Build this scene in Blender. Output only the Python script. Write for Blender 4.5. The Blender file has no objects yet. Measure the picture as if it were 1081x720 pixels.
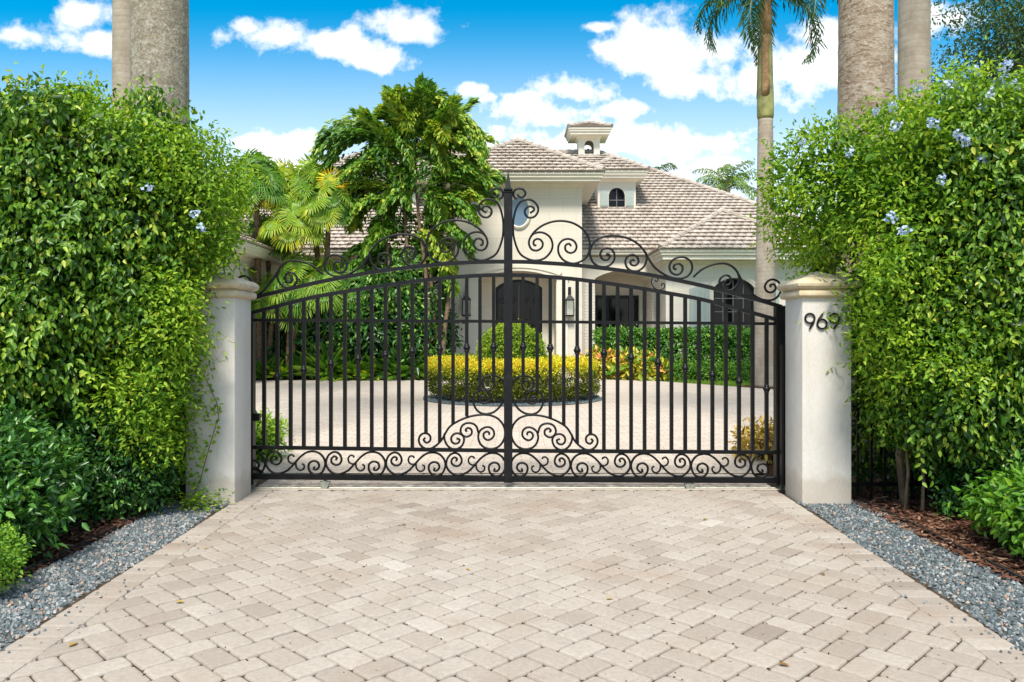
import bpy, bmesh, math, random
import numpy as np
from mathutils import Vector, Matrix
random.seed(7); RNG = np.random.default_rng(11)
C = bpy.context.scene.collection
PI = math.pi
F, CX, HY, CH = 830.0, 540.5, 352.0, 1.56
def W(px, py, Y): return Vector(((px-CX)/F*Y, Y, CH-(py-HY)/F*Y))
def XP(px, Y): return (px-CX)/F*Y
def ZP(py, Y): return CH-(py-HY)/F*Y

# ------------------------------------------------------------ geometry bag
class G:
    def __init__(s): s.v=[]; s.f=[]; s.a=[]
    def add(s, vs, fs, a=None):
        n=len(s.v); s.v.extend([tuple(p) for p in vs]); s.f.extend([tuple(i+n for i in f) for f in fs])
        s.a.extend([0.5 if a is None else a]*len(vs)); return s
    def box(s, x0,x1,y0,y1,z0,z1,a=None):
        vs=[(x0,y0,z0),(x1,y0,z0),(x1,y1,z0),(x0,y1,z0),(x0,y0,z1),(x1,y0,z1),(x1,y1,z1),(x0,y1,z1)]
        return s.add(vs,[(0,3,2,1),(4,5,6,7),(0,1,5,4),(1,2,6,5),(2,3,7,6),(3,0,4,7)],a)
    def tube(s, pts, r, n=8, a=None, cap=True, squash=None):
        pts=[Vector(p) for p in pts]; m=len(pts)
        rs=r if isinstance(r,(list,tuple,np.ndarray)) else [r]*m
        vs=[]; up=None
        for i,p in enumerate(pts):
            t=(pts[min(i+1,m-1)]-pts[max(i-1,0)])
            if t.length<1e-9: t=Vector((0,0,1))
            t.normalize()
            if up is None:
                up=Vector((0,1,0)) if abs(t.y)<.9 else Vector((1,0,0))
            b=t.cross(up); 
            if b.length<1e-6: b=t.orthogonal()
            b.normalize(); up=b.cross(t).normalized()
            for k in range(n):
                q=2*PI*(k+.5)/n
                vs.append(p+(b*math.cos(q)+up*math.sin(q)*(squash or 1))*rs[i])
        fs=[(i*n+k,i*n+(k+1)%n,(i+1)*n+(k+1)%n,(i+1)*n+k) for i in range(m-1) for k in range(n)]
        if cap: fs+= [tuple(range(n))[::-1], tuple((m-1)*n+k for k in range(n))]
        return s.add(vs,fs,a)
    def lathe(s, prof, c, n=24, a=None):
        vs=[(c[0]+r*math.cos(2*PI*k/n),c[1]+r*math.sin(2*PI*k/n),c[2]+z) for r,z in prof for k in range(n)]
        m=len(prof)
        fs=[(i*n+k,i*n+(k+1)%n,(i+1)*n+(k+1)%n,(i+1)*n+k) for i in range(m-1) for k in range(n)]
        fs+= [tuple(range(n))[::-1], tuple((m-1)*n+k for k in range(n))]
        return s.add(vs,fs,a)
    def rings(s, rings, cap=True, a=None, closed=True):
        n=len(rings[0]); m=len(rings); vs=[p for r in rings for p in r]
        fs=[(i*n+k,i*n+(k+1)%n,(i+1)*n+(k+1)%n,(i+1)*n+k) for i in range(m-1) for k in range(n if closed else n-1)]
        if cap: fs+= [tuple(range(n))[::-1], tuple((m-1)*n+k for k in range(n))]
        return s.add(vs,fs,a)
    def sq(s, prof, cx, cy, cr=.012, asp=1.0):   # square profile mouldings
        R=[]
        for h,z in prof:
            hx=h; hy=h*asp; c=min(cr,h*.3); r=[]
            for sx,sy,o in ((1,1,0),(-1,1,1),(-1,-1,2),(1,-1,3)):
                for q in (0,45,90):
                    a=math.radians(o*90+q); r.append((cx+sx*(hx-c)+c*math.cos(a), cy+sy*(hy-c)+c*math.sin(a), z))
            R.append(r)
        return s.rings(R)
    def join(s,o):
        n=len(s.v); s.v.extend(o.v); s.f.extend([tuple(i+n for i in f) for f in o.f]); s.a.extend(o.a); return s

class NG:   # numpy bag for leaves: 6 verts, 2 quads per leaf
    def __init__(s): s.V=[]; s.A=[]
    def leaves(s,P,D,N,L,Wd,a,fold=.22,droop=.12):
        P=np.asarray(P,float); n=len(P)
        if n==0: return s
        D=np.broadcast_to(np.asarray(D,float),(n,3)); D=D/(np.linalg.norm(D,axis=1,keepdims=True)+1e-9)
        S=np.cross(D,np.broadcast_to(np.asarray(N,float),(n,3))); S/= (np.linalg.norm(S,axis=1,keepdims=True)+1e-9)
        U=np.cross(S,D)
        L=np.broadcast_to(L,(n,))[:,None]; Wd=np.broadcast_to(Wd,(n,))[:,None]
        f=fold*Wd; d=droop*L
        B=P; T=P+D*L-U*d
        R1=P+D*L*.32+S*Wd*.5+U*f; R2=P+D*L*.7+S*Wd*.36+U*(f-d*.45)
        L1=P+D*L*.32-S*Wd*.5+U*f; L2=P+D*L*.7-S*Wd*.36+U*(f-d*.45)
        s.V.append(np.stack([B,R1,R2,T,L2,L1],1).reshape(-1,3)); s.A.append(np.repeat(np.clip(np.broadcast_to(a,(n,)),0,1),6)); return s
    def count(s): return sum(len(v) for v in s.V)//6

def mesh_from(name, g, base, smooth=False):
    me=bpy.data.meshes.new(name)
    if isinstance(g,NG):
        V=np.concatenate(g.V)-np.array(base); A=np.concatenate(g.A); n=len(V)//6
        idx=(np.arange(n)*6)[:,None]+np.array([0,1,2,3,0,3,4,5])
        me.vertices.add(len(V)); me.vertices.foreach_set('co',V.astype(np.float32).ravel())
        me.loops.add(n*8); me.loops.foreach_set('vertex_index',idx.ravel().astype(np.int32))
        me.polygons.add(n*2); me.polygons.foreach_set('loop_start',(np.arange(n*2)*4).astype(np.int32))
        at=me.attributes.new('var','FLOAT','POINT'); at.data.foreach_set('value',A.astype(np.float32))
        me.update(calc_edges=True)
    else:
        b=base
        me.from_pydata([(p[0]-b[0],p[1]-b[1],p[2]-b[2]) for p in g.v],[],g.f)
        at=me.attributes.new('var','FLOAT','POINT'); at.data.foreach_set('value',np.array(g.a,dtype=np.float32))
        me.update()
    if smooth:
        me.polygons.foreach_set('use_smooth',np.ones(len(me.polygons),dtype=bool))
        if smooth!=True:
            try: me.set_sharp_from_angle(angle=math.radians(smooth))
            except Exception: pass
    return me
class Thing:
    def __init__(s,name,label,cat,base,group=None):
        s.base=tuple(base); o=bpy.data.objects.new(name,None); C.objects.link(o); o.location=s.base; s.o=o
        o.empty_display_size=.1; tag(o,label,cat,group)
    def part(s,name,g,mat,parent=None,smooth=False,label=None,kind=None):
        me=mesh_from(name,g,s.base,smooth); me.materials.append(mat)
        o=bpy.data.objects.new(name,me); C.objects.link(o); o.parent=parent or s.o
        if label: o['label']=label
        if kind: o['kind']=kind
        return o
def tag(o,label,cat,group=None):
    o['label']=label; o['category']=cat
    if group: o['group']=group
def solo(name,label,cat,g,mat,base,group=None,smooth=False,kind=None):
    me=mesh_from(name,g,base,smooth); me.materials.append(mat)
    o=bpy.data.objects.new(name,me); C.objects.link(o); o.location=base
    tag(o,label,cat,group)
    if kind: o['kind']=kind
    return o
def struct(name,g,mat,kind='structure',smooth=False,label=None,cat=None):
    me=mesh_from(name,g,(0,0,0),smooth); me.materials.append(mat)
    o=bpy.data.objects.new(name,me); C.objects.link(o); o['kind']=kind
    if label: o['label']=label; o['category']=cat
    return o
def copy_thing(o,loc,rz=0,sc=1,label=None):
    r=o.copy(); C.objects.link(r); r.location=loc; r.rotation_euler=(0,0,rz); r.scale=(sc,)*3
    if label: r['label']=label
    for ch in list(o.children):
        c=ch.copy(); C.objects.link(c); c.parent=r
        for g2 in ch.children:
            d=g2.copy(); C.objects.link(d); d.parent=c
    return r

# ------------------------------------------------------------ materials
class NT:
    def __init__(s,name):
        s.m=bpy.data.materials.new(name); s.m.use_nodes=True; s.t=s.m.node_tree; s.n=s.t.nodes; s.l=s.t.links
        s.b=s.n['Principled BSDF']; s.out=s.n['Material Output']
    def new(s,t,**k):
        x=s.n.new(t)
        for a,b in k.items():
            if a.startswith('_'): x.inputs[a[1:]].default_value=b
            else: setattr(x,a,b)
        return x
    def link(s,a,b): s.l.new(a,b)
    def noise(s,scale,detail=4,rough=.6,coord='Object',dim='3D',vec=None,dist=0):
        x=s.new('ShaderNodeTexNoise'); x.inputs['Scale'].default_value=scale; x.inputs['Detail'].default_value=detail
        x.inputs['Roughness'].default_value=rough; x.inputs['Distortion'].default_value=dist
        if vec is None: vec=s.coord(coord)
        s.link(vec,x.inputs['Vector']); return x.outputs['Fac']
    def coord(s,c='Object'):
        if not hasattr(s,'tc'): s.tc=s.new('ShaderNodeTexCoord')
        return s.tc.outputs[c]
    def scaled(s,v,sc):
        m=s.new('ShaderNodeMapping'); m.inputs['Scale'].default_value=sc; s.link(v,m.inputs['Vector']); return m.outputs[0]
    def ramp(s,fac,stops,interp='LINEAR'):
        r=s.new('ShaderNodeValToRGB'); e=r.color_ramp.elements; r.color_ramp.interpolation=interp
        while len(e)<len(stops): e.new(.5)
        for i,(p,c) in enumerate(stops):
            e[i].position=p; e[i].color=(*c,1) if len(c)==3 else c
        s.link(fac,r.inputs[0]); return r.outputs[0]
    def attr(s,name='var'):
        a=s.new('ShaderNodeAttribute',attribute_name=name); return a.outputs['Fac']
    def math(s,op,a,b=None,c=None,clamp=False):
        m=s.new('ShaderNodeMath',operation=op,use_clamp=clamp)
        for i,x in enumerate((a,b,c)):
            if x is None: continue
            if isinstance(x,(int,float)): m.inputs[i].default_value=x
            else: s.link(x,m.inputs[i])
        return m.outputs[0]
    def mix(s,f,a,b,mode='MIX'):
        m=s.new('ShaderNodeMix',data_type='RGBA',blend_type=mode)
        for i,x in ((0,f),(6,a),(7,b)):
            if isinstance(x,(int,float)): m.inputs[i].default_value=x
            elif isinstance(x,tuple): m.inputs[i].default_value=(*x,1) if len(x)==3 else x
            else: s.link(x,m.inputs[i])
        return m.outputs[2]
    def bump(s,h,strength=.3,dist=.01):
        b=s.new('ShaderNodeBump'); b.inputs['Strength'].default_value=strength; b.inputs['Distance'].default_value=dist
        s.link(h,b.inputs['Height']); s.link(b.outputs[0],s.b.inputs['Normal']); return b
    def base(s,c,rough=.6,spec=.5,metal=0):
        if isinstance(c,tuple): s.b.inputs['Base Color'].default_value=(*c,1)
        else: s.link(c,s.b.inputs['Base Color'])
        s.b.inputs['Roughness'].default_value=rough; s.b.inputs['Specular IOR Level'].default_value=spec
        s.b.inputs['Metallic'].default_value=metal; return s
    def leafy(s,trans=.3,tint=(1.25,1.3,.5)):
        src=s.b.inputs['Base Color'].links[0].from_socket
        tr=s.new('ShaderNodeBsdfTranslucent'); c=s.mix(1.0,src,tint,'MULTIPLY'); s.link(c,tr.inputs[0])
        mx=s.new('ShaderNodeMixShader'); mx.inputs[0].default_value=trans
        s.link(s.b.outputs[0],mx.inputs[1]); s.link(tr.outputs[0],mx.inputs[2]); s.link(mx.outputs[0],s.out.inputs[0]); return s
def leaf_mat(name,stops,rough=.38,trans=.3,spec=.45,tint=(1.25,1.3,.5)):
    m=NT(name); a=m.attr(); n=m.noise(1.3,2)
    f=m.math('ADD',a,m.math('MULTIPLY',m.math('SUBTRACT',n,.5),.35),clamp=True)
    m.base(m.ramp(f,stops),rough,spec); m.leafy(trans,tint); return m.m
M={}
M['ficus']=leaf_mat('ficus_leaf',[(0,(.014,.05,.006)),(.35,(.04,.12,.01)),(.62,(.12,.26,.018)),(.85,(.30,.44,.035)),(1,(.5,.52,.07))],.38,.28,.4)
M['plumbago']=leaf_mat('plumbago_leaf',[(0,(.035,.10,.01)),(.4,(.11,.25,.015)),(.7,(.28,.44,.03)),(1,(.52,.58,.06))],.5,.35,.25)
M['dark_shrub']=leaf_mat('dark_shrub_leaf',[(0,(.012,.05,.012)),(.5,(.035,.12,.02)),(.85,(.08,.22,.03)),(1,(.2,.36,.05))],.32,.2,.5)
M['lime_shrub']=leaf_mat('lime_shrub_leaf',[(0,(.04,.12,.012)),(.5,(.11,.28,.02)),(1,(.32,.5,.04))],.42,.3,.4)
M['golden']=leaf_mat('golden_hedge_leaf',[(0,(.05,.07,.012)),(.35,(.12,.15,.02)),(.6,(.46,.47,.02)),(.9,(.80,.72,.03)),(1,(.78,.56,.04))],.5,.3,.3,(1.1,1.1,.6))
M['dome']=leaf_mat('dome_bush_leaf',[(0,(.03,.09,.012)),(.5,(.1,.22,.015)),(.8,(.32,.45,.03)),(1,(.6,.62,.05))],.45,.3,.35)
M['hedge']=leaf_mat('clipped_hedge_leaf',[(0,(.015,.07,.012)),(.5,(.05,.17,.02)),(.85,(.13,.32,.03)),(1,(.3,.5,.05))],.35,.25,.45)
M['croton']=leaf_mat('croton_leaf',[(0,(.06,.2,.02)),(.3,(.3,.4,.03)),(.55,(.75,.62,.05)),(.8,(.85,.4,.12)),(1,(.65,.1,.06))],.35,.25,.45,(1.1,1.0,.7))
M['fishtail']=leaf_mat('fishtail_leaf',[(0,(.015,.06,.012)),(.4,(.05,.15,.02)),(.7,(.16,.32,.035)),(1,(.5,.54,.07))],.38,.3,.4)
M['fan']=leaf_mat('fan_palm_leaf',[(0,(.03,.1,.015)),(.4,(.11,.27,.025)),(.7,(.32,.46,.04)),(.93,(.68,.62,.03)),(1,(.85,.6,.02))],.4,.35,.4)
M['royal']=leaf_mat('royal_palm_leaf',[(0,(.02,.06,.02)),(.5,(.05,.13,.03)),(1,(.16,.27,.06))],.4,.25,.4)
M['olive_tree']=leaf_mat('background_tree_leaf',[(0,(.03,.07,.03)),(.5,(.07,.14,.06)),(1,(.2,.28,.12))],.45,.25,.3)
M['grass']=leaf_mat('grass_blade',[(0,(.06,.16,.02)),(.6,(.16,.32,.03)),(1,(.4,.42,.08))],.55,.3,.2)
M['drygrass']=leaf_mat('dry_leaf',[(0,(.12,.06,.02)),(.5,(.33,.2,.06)),(1,(.6,.45,.12))],.7,.2,.15)
M['petal']=leaf_mat('pale_blue_petal',[(0,(.35,.47,.8)),(1,(.72,.8,.95))],.6,.3,.2,(1,1,1))
def simple(name,c,rough=.6,spec=.5,metal=0,var=.15,nsc=6,bumpst=.1,bsc=60,bd=.004):
    m=NT(name); n=m.noise(nsc,5)
    lo=tuple(x*(1-var) for x in c); hi=tuple(min(1,x*(1+var)) for x in c)
    m.base(m.ramp(n,[(.3,lo),(.7,hi)]),rough,spec,metal); m.bump(m.noise(bsc,4),bumpst,bd); return m.m
# painted iron
m=NT('black_painted_iron'); n=m.noise(9,5); m.base(m.ramp(n,[(.3,(.003,.003,.0035)),(.7,(.008,.0075,.0075))]),.45,.22)
m.bump(m.noise(120,3),.12,.002); M['iron']=m.m
m=NT('faded_black_iron'); n=m.noise(14,5); m.base(m.ramp(n,[(.3,(.004,.004,.005)),(.62,(.009,.009,.010)),(.8,(.03,.022,.017))]),.45,.25); m.bump(m.noise(90,3),.15,.002); M['iron2']=m.m
M['galv']=simple('galvanised_wheel_bracket',(.3,.31,.25),.5,.5,.5,.3,30)
# stucco pillar
m=NT('painted_stucco'); n=m.noise(2.2,6,.6); n2=m.noise(1.4,5,.7,vec=m.scaled(m.coord(),(5,5,.7)))
c=m.ramp(n,[(.3,(.62,.575,.515)),(.7,(.70,.66,.605))]); c=m.mix(m.math('MULTIPLY',m.ramp(n2,[(.5,(0,0,0)),(.8,(1,1,1))]),.35),c,(.46,.42,.36),'MIX')
sz=m.new('ShaderNodeSeparateXYZ'); m.link(m.coord(),sz.inputs[0]); dz=m.math('ADD',sz.outputs[2],m.math('MULTIPLY',m.noise(5,5),-.35)); c=m.mix(m.math('MULTIPLY',m.ramp(dz,[(0,(1,1,1)),(.12,(0,0,0))]),.55),c,(.40,.33,.25)); m.base(c,.85,.2); m.bump(m.math('ADD',m.noise(45,4,.6,vec=m.scaled(m.coord(),(1,1,.45))),m.math('MULTIPLY',m.noise(160,3),.5)),.65,.007); M['stucco']=m.m
m=NT('limestone_cap'); n=m.noise(7,6,.65); n2=m.noise(2.5,4)
c=m.ramp(n,[(.3,(.50,.40,.28)),(.55,(.62,.52,.38)),(.75,(.70,.62,.5))]); c=m.mix(m.math('MULTIPLY',m.ramp(n2,[(.5,(0,0,0)),(.75,(1,1,1))]),.6),c,(.58,.44,.2),'MIX')
m.base(c,.85,.2); m.bump(m.noise(70,4),.4,.004); M['cap']=m.m
# pavers
m=NT('tumbled_concrete_paver'); a=m.attr(); n=m.noise(38,6,.7); n2=m.noise(1.1,4,.55); n3=m.noise(160,3,.7)
c=m.ramp(a,[(0,(.24,.198,.165)),(.25,(.31,.265,.225)),(.5,(.37,.325,.28)),(.8,(.42,.378,.33)),(1,(.48,.445,.40))])
c=m.mix(m.math('MULTIPLY',m.ramp(n,[(.35,(1,1,1)),(.6,(0,0,0))]),.34),c,(.20,.155,.12))
c=m.mix(m.math('MULTIPLY',m.ramp(n2,[(.52,(0,0,0)),(.72,(1,1,1))]),.6),c,(.27,.19,.135)); c=m.mix(m.math('MULTIPLY',m.ramp(m.noise(2.7,6,.7,dist=.8),[(.5,(0,0,0)),(.62,(1,1,1))]),.28),c,(.24,.21,.18))
c=m.mix(m.math('MULTIPLY',m.ramp(n3,[(.62,(0,0,0)),(.7,(1,1,1))]),.3),c,(.62,.57,.5))
m.base(c,.88,.18); m.bump(m.math('ADD',m.math('MULTIPLY',n,1.0),m.math('MULTIPLY',n3,.5)),.6,.006); M['paver']=m.m
m=NT('joint_sand'); m.base(m.ramp(m.noise(9,5),[(.35,(.035,.025,.017)),(.7,(.10,.075,.05))]),.95,.1); m.bump(m.noise(150,3),.5,.004); M['sand']=m.m
# courtyard brick paving
m=NT('court_paving'); v=m.scaled(m.coord(),(1,1,1)); br=m.new('ShaderNodeTexBrick'); m.link(v,br.inputs['Vector'])
br.inputs['Scale'].default_value=1; br.inputs['Brick Width'].default_value=.23; br.inputs['Row Height'].default_value=.15
br.inputs['Mortar Size'].default_value=.006; br.inputs['Color1'].default_value=(.43,.37,.31,1); br.inputs['Color2'].default_value=(.52,.455,.385,1); br.inputs['Mortar'].default_value=(.27,.21,.16,1)
n2=m.noise(.5,5); c=m.mix(m.math('MULTIPLY',m.ramp(n2,[(.45,(0,0,0)),(.75,(1,1,1))]),.3),br.outputs[0],(.45,.38,.31))
c=m.mix(m.math('MULTIPLY',m.noise(30,5),.2),c,(.42,.36,.3)); m.base(c,.88,.18); m.bump(m.math('ADD',br.outputs['Fac'],m.math('MULTIPLY',m.noise(60),-.5)),-.25,.006); M['court']=m.m
m=NT('concrete_strip'); m.base(m.ramp(m.noise(6,6),[(.3,(.34,.29,.23)),(.7,(.52,.46,.39))]),.9,.15); m.bump(m.noise(60),.4,.004); M['concrete']=m.m
m=NT('gravel_stone'); a=m.attr(); n=m.noise(60,4)
c=m.ramp(a,[(0,(.03,.047,.052)),(.3,(.075,.10,.105)),(.55,(.135,.16,.165)),(.75,(.225,.245,.245)),(.88,(.42,.42,.41)),(.95,(.36,.2,.12)),(1,(.5,.4,.3))])
m.base(m.mix(m.math('MULTIPLY',n,.3),c,(.3,.33,.35)),.75,.3); M['gravel']=m.m
m=NT('gravel_bed_fines'); m.base(m.ramp(m.noise(40,4),[(.3,(.07,.085,.09)),(.7,(.16,.17,.17))]),.95,.1); m.bump(m.noise(90),.8,.01); M['fines']=m.m
m=NT('bark_mulch'); a=m.attr(); c=m.ramp(a,[(0,(.02,.01,.006)),(.5,(.075,.033,.02)),(.85,(.17,.075,.045)),(1,(.30,.19,.12))]); m.base(c,.85,.2); m.bump(m.noise(120),.5,.003); M['chip']=m.m
m=NT('bark_mulch_bed'); m.base(m.ramp(m.noise(30,5),[(.3,(.03,.014,.008)),(.7,(.12,.055,.03))]),.95,.1); m.bump(m.noise(60),.9,.02); M['mulch']=m.m
m=NT('lawn_ground'); m.base(m.ramp(m.noise(3,8,.7),[(.3,(.06,.12,.02)),(.7,(.14,.24,.03))]),.95,.1); m.bump(m.noise(80),.8,.02); M['lawn']=m.m
m=NT('rubber_edging'); m.base((.02,.02,.02),.6); M['edging']=m.m
# bark
m=NT('royal_palm_bark'); v=m.coord(); n=m.noise(6,6,.7); n2=m.noise(22,5,.7); n3=m.noise(3,4,.6,vec=m.scaled(v,(1,1,4)))
c=m.ramp(n,[(.3,(.20,.17,.125)),(.5,(.31,.27,.205)),(.72,(.42,.38,.31))])
c=m.mix(m.math('MULTIPLY',m.ramp(m.noise(34,6,.75),[(.5,(0,0,0)),(.56,(1,1,1))]),.6),c,(.13,.10,.07)); c=m.mix(m.math('MULTIPLY',m.ramp(n2,[(.56,(0,0,0)),(.62,(1,1,1))]),.5),c,(.55,.52,.46)); c=m.mix(m.math('MULTIPLY',m.ramp(n3,[(.55,(0,0,0)),(.75,(1,1,1))]),.4),c,(.32,.22,.12))
wv=m.new('ShaderNodeTexWave',wave_type='BANDS',bands_direction='Z'); wv.inputs['Scale'].default_value=3.2; wv.inputs['Distortion'].default_value=1.2; wv.inputs['Detail'].default_value=3; m.link(v,wv.inputs[0])
m.base(c,.92,.12); m.bump(m.math('ADD',m.math('MULTIPLY',wv.outputs['Fac'],.12),m.math('ADD',n,n2)),.6,.02); M['bark']=m.m
m=NT('pale_ringed_palm_bark'); v=m.coord(); c=m.ramp(m.noise(2.5,6,.65,vec=m.scaled(v,(1,1,.6))),[(.3,(.27,.21,.155)),(.55,(.41,.345,.275)),(.75,(.50,.44,.37))])
wv=m.new('ShaderNodeTexWave',wave_type='BANDS',bands_direction='Z'); wv.inputs['Scale'].default_value=2.6; wv.inputs['Distortion'].default_value=2.5; wv.inputs['Detail'].default_value=4; wv.inputs['Detail Scale'].default_value=1.6; m.link(v,wv.inputs[0])
c=m.mix(m.math('MULTIPLY',m.ramp(wv.outputs['Fac'],[(.0,(1,1,1)),(.15,(0,0,0))]),m.math('MULTIPLY',m.noise(1.7,3),.55)),c,(.22,.17,.125)); c=m.mix(m.math('MULTIPLY',m.ramp(m.noise(28,5,.7),[(.55,(0,0,0)),(.65,(1,1,1))]),.3),c,(.22,.17,.12))
m.base(c,.92,.12); m.bump(m.math('ADD',m.math('MULTIPLY',wv.outputs['Fac'],.4),m.noise(30,4)),.35,.01); M['bark2']=m.m
m=NT('brown_cracked_palm_bark'); v=m.coord(); c=m.ramp(m.noise(5,6,.7),[(.3,(.23,.165,.115)),(.5,(.35,.27,.20)),(.72,(.47,.40,.32))])
nc=m.noise(9,6,.75,vec=m.scaled(v,(1,1,3.2))); c=m.mix(m.math('MULTIPLY',m.ramp(nc,[(.52,(0,0,0)),(.58,(1,1,1))]),.75),c,(.17,.10,.06)); c=m.mix(m.math('MULTIPLY',m.ramp(m.noise(24,6,.75),[(.55,(0,0,0)),(.62,(1,1,1))]),.5),c,(.56,.52,.45))
m.base(c,.92,.12); m.bump(m.math('ADD',nc,m.noise(30,4)),.6,.02); M['bark3']=m.m
M['bark_brown']=simple('brown_bark',(.15,.1,.065),.9,.15,0,.5,9,.6,40,.02)
M['twig']=simple('twig_bark',(.16,.11,.07),.9,.15,0,.4,9,.4,40,.01)
M['shaft']=simple('green_crownshaft',(.27,.26,.09),.5,.4,0,.5,3,.3,20,.01)
M['sheath']=simple('dry_palm_sheath',(.33,.2,.1),.8,.2,0,.4,6,.5,20,.01)
# house
m=NT('cream_stone_wall'); v=m.coord(); br=m.new('ShaderNodeTexBrick')
mp=m.new('ShaderNodeMapping'); mp.inputs['Rotation'].default_value=(PI/2,0,0); m.link(v,mp.inputs[0]); m.link(mp.outputs[0],br.inputs['Vector'])
br.inputs['Scale'].default_value=1; br.inputs['Brick Width'].default_value=1.05; br.inputs['Row Height'].default_value=.53; br.inputs['Mortar Size'].default_value=.012
br.inputs['Color1'].default_value=(.66,.61,.52,1); br.inputs['Color2'].default_value=(.685,.635,.54,1); br.inputs['Mortar'].default_value=(.59,.53,.43,1)
c=m.mix(m.math('MULTIPLY',m.noise(.8,5),.25),br.outputs[0],(.60,.52,.40)); m.base(c,.85,.2); m.bump(m.noise(40),.3,.005); M['wall']=m.m
m=NT('painted_brick'); br=m.new('ShaderNodeTexBrick'); mp=m.new('ShaderNodeMapping'); mp.inputs['Rotation'].default_value=(PI/2,0,0); m.link(m.coord(),mp.inputs[0]); m.link(mp.outputs[0],br.inputs['Vector'])
br.inputs['Scale'].default_value=1; br.inputs['Brick Width'].default_value=.4; br.inputs['Row Height'].default_value=.13; br.inputs['Mortar Size'].default_value=.012
br.inputs['Color1'].default_value=(.66,.62,.55,1); br.inputs['Color2'].default_value=(.70,.655,.58,1); br.inputs['Mortar'].default_value=(.50,.46,.39,1); m.base(br.outputs[0],.85,.2); m.bump(br.outputs['Fac'],-.5,.01); M['pbrick']=m.m
M['trim']=simple('cream_trim',(.72,.66,.55),.7,.3,0,.06,2,.1)
M['shutter']=simple('pale_grey_shutter',(.35,.40,.37),.6,.3,0,.06,2,.1)
M['darkwood']=simple('black_metal_frame',(.006,.007,.009),.4,.3,0,.2,4,.1)
M['muntin']=simple('grey_muntin',(.16,.16,.15),.5,.3)
m=NT('dark_window_glass'); m.base((.003,.0035,.005),.04,.25); M['glass']=m.m
m=NT('blue_window_glass'); m.base((.10,.17,.24),.08,.8); M['blueglass']=m.m
m=NT('lantern_glass'); m.base((.55,.58,.5),.15,.5); m.b.inputs['Alpha'].default_value=.45; M['lglass']=m.m
m=NT('candle_sleeve'); m.base((.8,.76,.62),.6); M['candle']=m.m
m=NT('concrete_roof_tile'); a=m.attr(); n=m.noise(1.1,5,.6); n2=m.noise(12,4,.6)
c=m.ramp(a,[(0,(.31,.26,.22)),(.5,(.41,.355,.305)),(1,(.50,.44,.385))]); c=m.mix(m.math('MULTIPLY',m.ramp(n,[(.45,(0,0,0)),(.7,(1,1,1))]),.35),c,(.32,.26,.21)); c=m.mix(m.math('MULTIPLY',m.ramp(n2,[(.5,(0,0,0)),(.7,(1,1,1))]),.25),c,(.6,.55,.48))
m.base(c,.85,.2); m.bump(m.noise(30),.3,.006); M['tile']=m.m
M['underlay']=simple('roof_underlay',(.11,.075,.055),.95,.1)
M['bronze']=simple('bronze_bell',(.1,.08,.05),.4,.5,.6)
# ================================================================ GROUND
def grid_noise(x,y): return .5*math.sin(x*.31+1.3)*math.cos(y*.27)+.3*math.sin(x*.9+y*.7)
g=G(); g.add([(-300,-60,-.06),(300,-60,-.06),(300,500,-.06),(-300,500,-.06)],[(0,1,2,3)]); struct('ground',g,M['lawn'])
# planting soil beds covered with bark mulch (left and right of the drive, and inside the gate)
def sheet(name,pts,z,mat,kind='structure'):
    g=G(); g.add([(x,y,z) for x,y in pts],[tuple(range(len(pts)))]); return struct(name,g,mat,kind)
sheet('mulch_bed_ground',[(-9,-1),(-2.6,-1),(-2.6,9.6),(-9,9.6)],-.035,M['mulch'])
sheet('mulch_bed_ground',[(2.6,-1),(9,-1),(9,10.6),(2.6,10.6)],-.035,M['mulch'])
# courtyard
court=[(-2.75,8.76),(2.85,8.76),(3.1,9.6),(4.2,11.0),(8,13.6),(12,15.6),(12,17.5),(9.5,19.6),(7.5,21.6),(6.2,23.6),(5.0,25.4),(3.7,27.2),(2.4,28.3),(2.0,30.8),(-1.5,30.8),(-1.6,27.6),(-3.3,26.5),(-8.3,26.2),(-11.5,25.8),(-14,22),(-14,16),(-10,13),(-5,11),(-3.2,9.6)]
sheet('courtyard_paving',court,.0,M['court'])
sheet('mulch_bed_ground',[(-16,25.9),(-11.5,25.7),(-8.3,26.1),(-3.3,26.4),(-1.6,27.5),(-1.5,31),(-2.4,33),(-16,33)],-.02,M['mulch'])
sheet('mulch_bed_ground',[(2.4,28.2),(3.7,27.1),(5.0,26.3),(7.0,26.0),(13,26.0),(13,33),(2.1,31)],-.02,M['mulch'])
g=G(); n=28; g.add([(8.3+1.9*math.cos(2*PI*k/n),22.6+2.0*math.sin(2*PI*k/n)*.8,-.012) for k in range(n)],[tuple(range(n))]); struct('palm_mulch_ring',g,M['mulch'])
# front street side paving behind the camera
sheet('street_apron',[(-12,-30),(12,-30),(12,.45),(-12,.45)],-.03,M['concrete'])
# sand bed under pavers
sheet('paver_sand_bed',[(-2.6,.4),(2.72,.4),(2.85,8.8),(-2.75,8.8)],-.014,M['sand'])
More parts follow.
